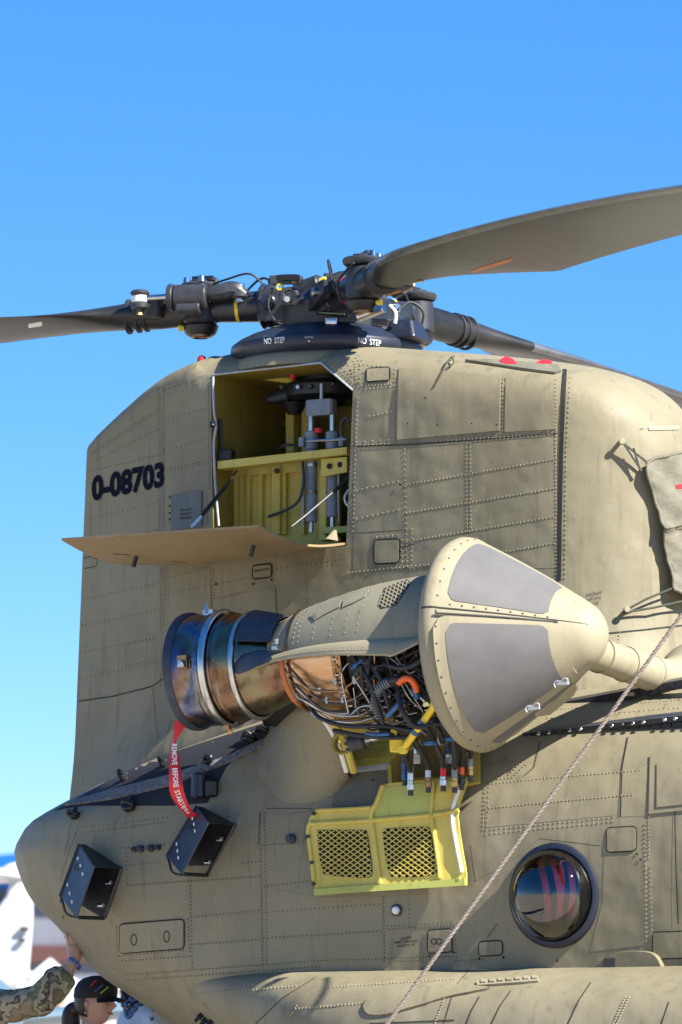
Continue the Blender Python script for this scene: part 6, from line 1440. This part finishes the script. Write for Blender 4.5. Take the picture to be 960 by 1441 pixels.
mb = MB(); d_ = (W_ - E_).normalized(); q = W_ + d_ * .0; mb.lathe(q - d_ * .01, d_, d_.orthogonal().normalized() * 1.0, d_.cross(d_.orthogonal()).normalized() * 1.0, [(0, .040), (.003, .043), (.018, .042), (.02, .039)], 24); child(mb.build('wristband', 'wrist_blue', None, 60), sold)

# woman in a black cap, in profile behind the stern
hd = 24.6; HC = PD(134, 1412, hd); fc = (RT * .90 - FH * .42).normalized(); ft = HC - fc * .02; ft.z = 0; hw = HC.z + .115
wo_, P, h, bd = person('person', V((ft.x, ft.y, 0)), hw / 1.0, fc, 'tee_dark', 'trousers', 'woman-length dark ponytail under a black cap, person in profile by the stern')
wo_['label'] = 'person in profile with dark ponytail and black baseball cap below the stern'
mb, f_, s_, u_ = head_mesh(HC, .122, fc, V((0, 0, 1))); child(mb.build('head', 'skin', None, 60), wo_); face_bits(wo_, HC, .122, f_, s_, u_)
mb = MB(); r = .122; vs = []                                    # hair: shell over the back of the skull, drawn into a ponytail
mb.lathe(HC + u_ * .01, u_, f_, s_ * .80, [(-.085, .075), (-.06, .108), (-.02, .119), (.03, .118), (.08, .10), (.115, .05), (.122, 1e-5)], 30, 98, 262); child(mb.build('hair', 'hair_brown', None, 60), wo_)
mb = MB(); q = spline([HC - f_ * .10 - u_ * .01, HC - f_ * .145 - u_ * .05, HC - f_ * .145 - u_ * .14, HC - f_ * .12 - u_ * .25, HC - f_ * .125 - u_ * .36], 6); mb.tube(q, [.03 + .022 * math.sin(math.pi * min(1, i / (len(q) - 1) * 1.05)) for i in range(len(q))], 12); child(mb.build('ponytail', 'hair_brown', None, 60), wo_)
tl = (u_ * .97 + f_ * .10).normalized()
mb = MB(); mb.lathe(HC + u_ * .028, tl, f_, s_ * .86, [(0, .118), (.01, .122), (.05, .121), (.085, .105), (.108, .075), (.12, .03), (.122, 1e-5)], 32); cp = child(mb.build('cap', 'cap_black', None, 60), wo_)
mb = MB(); vs = []; n1, n2 = 14, 6
for s in (0, 1):
    for i in range(n1 + 1):
        a = R(-62 + 124 * i / n1)
        for j in range(n2 + 1):
            q = j / n2; rr = .114 + .075 * q * math.cos(a * .75); vs.append(HC + u_ * (.038 - .020 * q - .014 * abs(math.sin(a)) - (.004 * s)) + f_ * rr * math.cos(a) + s_ * rr * math.sin(a) * .86)
g = lambda i, j: i * (n2 + 1) + j; qn = (n1 + 1) * (n2 + 1); fs = [(g(i, j), g(i, j + 1), g(i + 1, j + 1), g(i + 1, j)) for i in range(n1) for j in range(n2)]; fs += [tuple(k + qn for k in f) for f in fs]; fs += [(g(i, n2), g(i + 1, n2), g(i + 1, n2) + qn, g(i, n2) + qn) for i in range(n1)]
mb.add(vs, fs); child(mb.build('cap_brim', 'cap_black', None, 60), wo_)
for (a0, a1, zz, m) in ((-52, -30, .052, 'lime'), (-66, -46, .062, 'wrist_blue'), (-78, -62, .09, 'red')):
    mb = MB(); pts = []
    for k in range(6): a = R(lerp(a0, a1, k / 5)); pts.append(HC + u_ * (zz + .035 * k / 5) + f_ * .122 * math.cos(a) + s_ * .105 * math.sin(a))
    mb.tube(pts, .0035, 6); child(mb.build('cap_trim', m, None), wo_)
for sg in (-1, 1):
    mb = MB(); p = HC + s_ * .088 * sg - u_ * .05 - f_ * .012; mb.dome(p, s_ * sg, .008, .006, 8); child(mb.build('earring', 'steel', None), wo_)

# visitor in a blue camouflage cap, pale tee and star print scarf, partly hidden by the fuselage
hd = 25.2; HC = PD(200, 1412, hd); fc = (-RT * .9 - FH * .45).normalized(); ft = HC.copy(); ft.z = 0
v2, P, h, bd = person('person', ft, 1.84, fc, 'tee_blue', 'trousers', 'person in pale blue shirt with camouflage cap and star print scarf')
mb, f_, s_, u_ = head_mesh(HC, .118, fc); child(mb.build('head', 'skin', None, 60), v2); face_bits(v2, HC, .118, f_, s_, u_)
mb = MB(); mb.lathe(HC + u_ * .0, u_, f_, s_ * .86, [(-.02, .119), (.03, .123), (.07, .11), (.10, .075), (.112, .03), (.114, 1e-5)], 30); child(mb.build('cap', 'camo_blue', None, 60), v2)
mb = MB(); mb.lathe(HC - u_ * .115, u_, f_, s_ * .95, [(-.03, .10), (-.01, .09), (.0, .09), (.05, .10), (.09, .108)], 28); child(mb.build('neck_gaiter', 'camo_blue', None, 60), v2)
q = [PD(168, 1379, hd - .2), PD(184, 1390, hd - .16), PD(182, 1403, hd - .14), PD(178, 1408, hd - .16), PD(170, 1395, hd - .2)]; mb = MB(); mb.add(q + [p + FH * .02 for p in q], [(0, 1, 2, 3, 4), (9, 8, 7, 6, 5)] + [(i, (i + 1) % 5, 5 + (i + 1) % 5, 5 + i) for i in range(5)]); child(mb.build('cap_brim', 'cap_black', None, 0), v2)
mb = MB(); c0 = spline([PD(211, 1404, hd - .17), PD(216, 1425, hd - .2), PD(214, 1460, hd - .22), PD(210, 1500, hd - .22)], 5); c1 = spline([PD(228, 1412, hd - .12), PD(240, 1428, hd - .16), PD(252, 1460, hd - .18), PD(255, 1500, hd - .2)], 5); vs = []
for a, b in zip(c0, c1): vs += [a, lerp(a, b, .5) - FH * .03, b, lerp(a, b, .5) + FH * .02]
mb.add(vs, [(i * 4 + k, i * 4 + (k + 1) % 4, i * 4 + 4 + (k + 1) % 4, i * 4 + 4 + k) for i in range(len(c0) - 1) for k in range(4)]); sf = child(mb.build('scarf', 'scarf_cream', None, 60), v2)
def star(px, py, rpx, m, depth):
    mb = MB(); c = PD(px, py, depth); q = [c + (RT * math.sin(R(36 * k)) + V((0, 0, 1)) * math.cos(R(36 * k))) * (rpx if k % 2 == 0 else rpx * .4) / 255 for k in range(10)]
    mb.add(q + [c - FH * .004], [(k, (k + 1) % 10, 10) for k in range(10)]); child(mb.build('scarf_star', m, None, 0), v2)
for a in ((215, 1422, 3, 'wrist_blue'), (214, 1434, 4.5, 'wrist_blue'), (232, 1430, 4, 'red'), (237, 1436, 3, 'red')): star(a[0], a[1], a[2], a[3], hd - .235)

# ================================================================ distance
mat('jet_white', (.40, .42, .45), (.48, .50, .53), scale=1.5, rough=.35); mat('hangar_wall', (.15, .165, .20), (.18, .195, .235), scale=.4, rough=.8); mat('hangar_base', (.075, .03, .028), (.10, .04, .036), scale=.6, rough=.8)
mat('roof_blue', (.005, .10, .46), (.01, .13, .52), scale=.3, rough=.5); mat('tent_white', (.52, .53, .55), (.60, .61, .63), scale=1, rough=.8); mat('wing_grey', (.10, .16, .20), (.14, .21, .25), scale=1, rough=.4); mat('shutter', (.05, .06, .09), rough=.6)
FHX = lambda px, depth: PD(px, 1425, depth) * 1.0
def gp(px, depth): p = PD(px, 1425, depth); return V((p.x, p.y, 0))
def zp(py, depth): return PD(480, py, depth).z
# hangar
D_ = 150; hg = empty('hangar', tuple(gp(60, D_))); tag(hg, 'grey hangar with blue roof and dark red base band behind the white jet', 'building')
def slab(name, px0, px1, py0, py1, depth, thick, m, par):
    mb = MB(); a, c = gp(px0, depth), gp(px1, depth); z0, z1 = sorted((zp(py0, depth), zp(py1, depth))); q = [a + V((0, 0, z0)), c + V((0, 0, z0)), c + V((0, 0, z1)), a + V((0, 0, z1))]
    mb.add(q + [p + FH * thick for p in q], [(0, 1, 2, 3), (7, 6, 5, 4)] + [(i, (i + 1) % 4, 4 + (i + 1) % 4, 4 + i) for i in range(4)]); o = mb.build(name, m, None, 0); return child(o, par) if par else o
slab('wall', -260, 420, 1354, 1236, D_, 30, 'hangar_wall', hg); mb = MB()
b0 = slab('base_band', -262, 422, 1354, 1330, D_ - .3, .3, 'hangar_base', hg); slab('wall', -258, 418, 1436, 1354.5, D_, 30, 'hangar_wall', hg)
a, c = gp(-270, D_ - 1), gp(430, D_ - 1); q = [a + V((0, 0, zp(1234, D_))), c + V((0, 0, zp(1236, D_))), c + V((0, 0, zp(1130, D_))) + FH * 15, a + V((0, 0, zp(1218, D_))) + FH * 15]
mb = MB(); mb.add(q + [p + FH * 1 + V((0, 0, -.5)) for p in q], [(0, 1, 2, 3), (7, 6, 5, 4)] + [(i, (i + 1) % 4, 4 + (i + 1) % 4, 4 + i) for i in range(4)]); child(mb.build('roof', 'roof_blue', None, 0), hg)
for x in (-20, 4): child(slab('shutter_door', x - 12, x + 6, 1330, 1250, D_ - .25, .2, 'shutter', None), hg)
# white jet with a T tail, nose out of the picture
D2 = 46; jet = empty('parked_jet', tuple(gp(-120, D2))); tag(jet, 'white parked jet with a tall T tail beyond the stern', 'aircraft')
def J(px, py, off=0): return PD(px, py, D2) + FH * off
mb = MB(); fin = [(-34, 1392), (-20, 1300), (8, 1262), (17, 1232), (47, 1232), (47, 1290), (43, 1345), (38, 1400)]
n_ = len(fin); q = [J(x, y, -.06) for x, y in fin] + [J(x, y, .06) for x, y in fin]; mb.add(q, [tuple(range(n_)), tuple(range(2 * n_ - 1, n_ - 1, -1))] + [(i, (i + 1) % n_, n_ + (i + 1) % n_, n_ + i) for i in range(n_)]); o = child(mb.build('tail_fin', 'jet_white', None, 0), jet); md = o.modifiers.new('b', 'BEVEL'); md.width = .05; md.segments = 3
mb = MB(); a, b = J(2, 1229), J(48, 1226); ax = (b - a).normalized(); e1 = ax.orthogonal().normalized(); mb.lathe(a, ax, e1, ax.cross(e1), [(-.06, 1e-5), (0, .06), (.1, .10), (.22, .115), (.32, .10), (.4, .05), (.42, 1e-5)], 20); child(mb.build('tail_bullet', 'jet_white', None), jet)
mb = MB(); q = [J(-20, 1238, -1.5), J(12, 1236, -1.5), J(34, 1236, 0), J(12, 1236, 1.5), J(-20, 1238, 1.5), J(-10, 1238, 0)]; mb.add(q + [p + V((0, 0, .06)) for p in q], [(5, 4, 3, 2, 1, 0), (6, 7, 8, 9, 10, 11)] + [(i, (i + 1) % 6, 6 + (i + 1) % 6, 6 + i) for i in range(6)]); child(mb.build('tailplane', 'jet_white', None, 0), jet)
mb = MB(); a, b = J(40, 1372), J(-420, 1380); ax = (b - a).normalized(); e1 = V((0, 0, 1)); e2 = ax.cross(e1).normalized(); mb.lathe(a, ax, e1, e2, [(-.05, 1e-5), (0, .07), (.06, .09), (.1, .2), (.5, .32), (1.2, .42), (2.4, .5), (3.3, .42), (3.7, .2), (3.8, 1e-5)], 28); child(mb.build('jet_body', 'jet_white', None), jet)
mb = MB(); mb.cyl(J(33, 1374), J(43, 1374), .06, 16, .05); child(mb.build('tail_cone', 'grey_paint', None), jet)
for (x, y, s) in ((33, 1308, 6), (30, 1324, 4)):
    child(slab('tail_marking', x - s, x + s, y - 3, y + 2, D2 - .13, .05, 'stencil_ink', None), jet)
for x, off in ((-90, -1), (-90, 1), (-330, 0)):
    mb = MB(); p = gp(x, D2) + FH * off; mb.cyl(p + V((0, 0, .25)) - FH * .08, p + V((0, 0, .25)) + FH * .08, .25, 20, bev=.04); child(mb.build('wheel', 'rubber', None), jet); mb = MB(); mb.tube([p + V((0, 0, .25)), p + V((0, 0, 1.5))], .05, 8); child(mb.build('gear_leg', 'steel', None), jet)
# white marquee tents
def tent(apx, apy, x0, x1, eave, depth, lab):
    t = empty('marquee_tent', tuple(gp((x0 + x1) / 2, depth))); tag(t, lab, 'tent', 'white marquees')
    w = (x1 - x0) / F * depth; a, c = gp(x0, depth), gp(x1, depth); ze = zp(eave, depth); q = [a + V((0, 0, ze)), c + V((0, 0, ze)), c + FH * w + V((0, 0, ze)), a + FH * w + V((0, 0, ze))]; ap = lerp(q[0], q[2], .5); ap.z = zp(apy, depth + w / 2)
    vs = q + [lerp(p, ap, .5) - V((0, 0, .12 * (ap.z - ze))) for p in q] + [ap]
    mb = MB(); mb.add(vs, [(i, (i + 1) % 4, 4 + (i + 1) % 4, 4 + i) for i in range(4)] + [(4 + i, 4 + (i + 1) % 4, 8) for i in range(4)]); child(mb.build('canopy', 'tent_white', None, 0), t)
    mb = MB(); vv = [p + V((0, 0, -.35)) for p in q]; mb.add(q + vv, [(i, (i + 1) % 4, 4 + (i + 1) % 4, 4 + i) for i in range(4)]); child(mb.build('valance', 'tent_white', None, 0), t)
    for p in q: mb = MB(); mb.cyl((p.x, p.y, 0), p, .05, 8); child(mb.build('tent_pole', 'steel', None), t)
tent(57, 1348, 5, 128, 1392, 78, 'white marquee tent with peaked roof beside the raised hand'); tent(175, 1356, 96, 262, 1390, 92, 'white marquee tent mostly hidden by the stern')
# long grey wing of a parked aircraft, low behind the people
wg = empty('parked_glider', tuple(gp(150, 38))); tag(wg, 'low grey aircraft wing stretching behind the visitors', 'aircraft')
mb = MB(); a, c = PD(-40, 1441, 36), PD(330, 1408, 40); vs = []
for i in range(9):
    p = lerp(a, c, i / 8)
    for k in range(12): w = 2 * math.pi * k / 12; vs.append(p + FH * (.55 * math.cos(w)) + V((0, 0, .075 * math.sin(w))))
mb.add(vs, [(i * 12 + k, i * 12 + (k + 1) % 12, (i + 1) * 12 + (k + 1) % 12, (i + 1) * 12 + k) for i in range(8) for k in range(12)] + [tuple(range(12)), tuple(range(96, 108))]); child(mb.build('wing', 'wing_grey', None, 60), wg)
mb = MB(); p0 = lerp(a, c, .0); p1 = p0 - RT * .5; mb.tube([p0 + FH * 2, p0 + FH * .5, p0 - FH * 3], [.15, .4, .25], 16); child(mb.build('wing_root', 'wing_grey', None, 60), wg)
for f in (.0, .95): mb = MB(); p = lerp(a, c, f); mb.cyl((p.x, p.y, 0), p, .05, 10); child(mb.build('trestle_leg', 'steel', None), wg)
# far visitors, each one separate
FV = [(84, 1404, 56, 'tee_dark', 'far visitor with dark shirt under the raised sleeve'), (152, 1398, 60, 'scarf_cream', 'far visitor in cream top between the cap brim and the blue cap'), (176, 1402, 66, 'tee_blue', 'far visitor in pale shirt beside the blue camouflage cap'), (65, 1412, 64, 'tee_blue', 'far visitor in pale shirt beside the camouflage elbow')]
for px_, py_, dp, bm_, lb in FV:
    hc = PD(px_, py_, dp); hg_ = hc.z + .11; r_, P, h, bd = person('person', V((hc.x, hc.y, 0)), max(1.5, min(1.9, hg_)), (-FH + RT * random.uniform(-.6, .6)), bm_, 'trousers', lb, 'far visitors')
    mb, f_, s_, u_ = head_mesh(hc, .115, -FH); child(mb.build('head', 'skin_far', None, 60), r_); mb = MB(); mb.lathe(hc + u_ * .03, u_, f_, s_ * .85, [(0, .118), (.05, .11), (.085, .06), (.092, 1e-5)], 18); child(mb.build('hair', 'hair_brown', None, 60), r_)
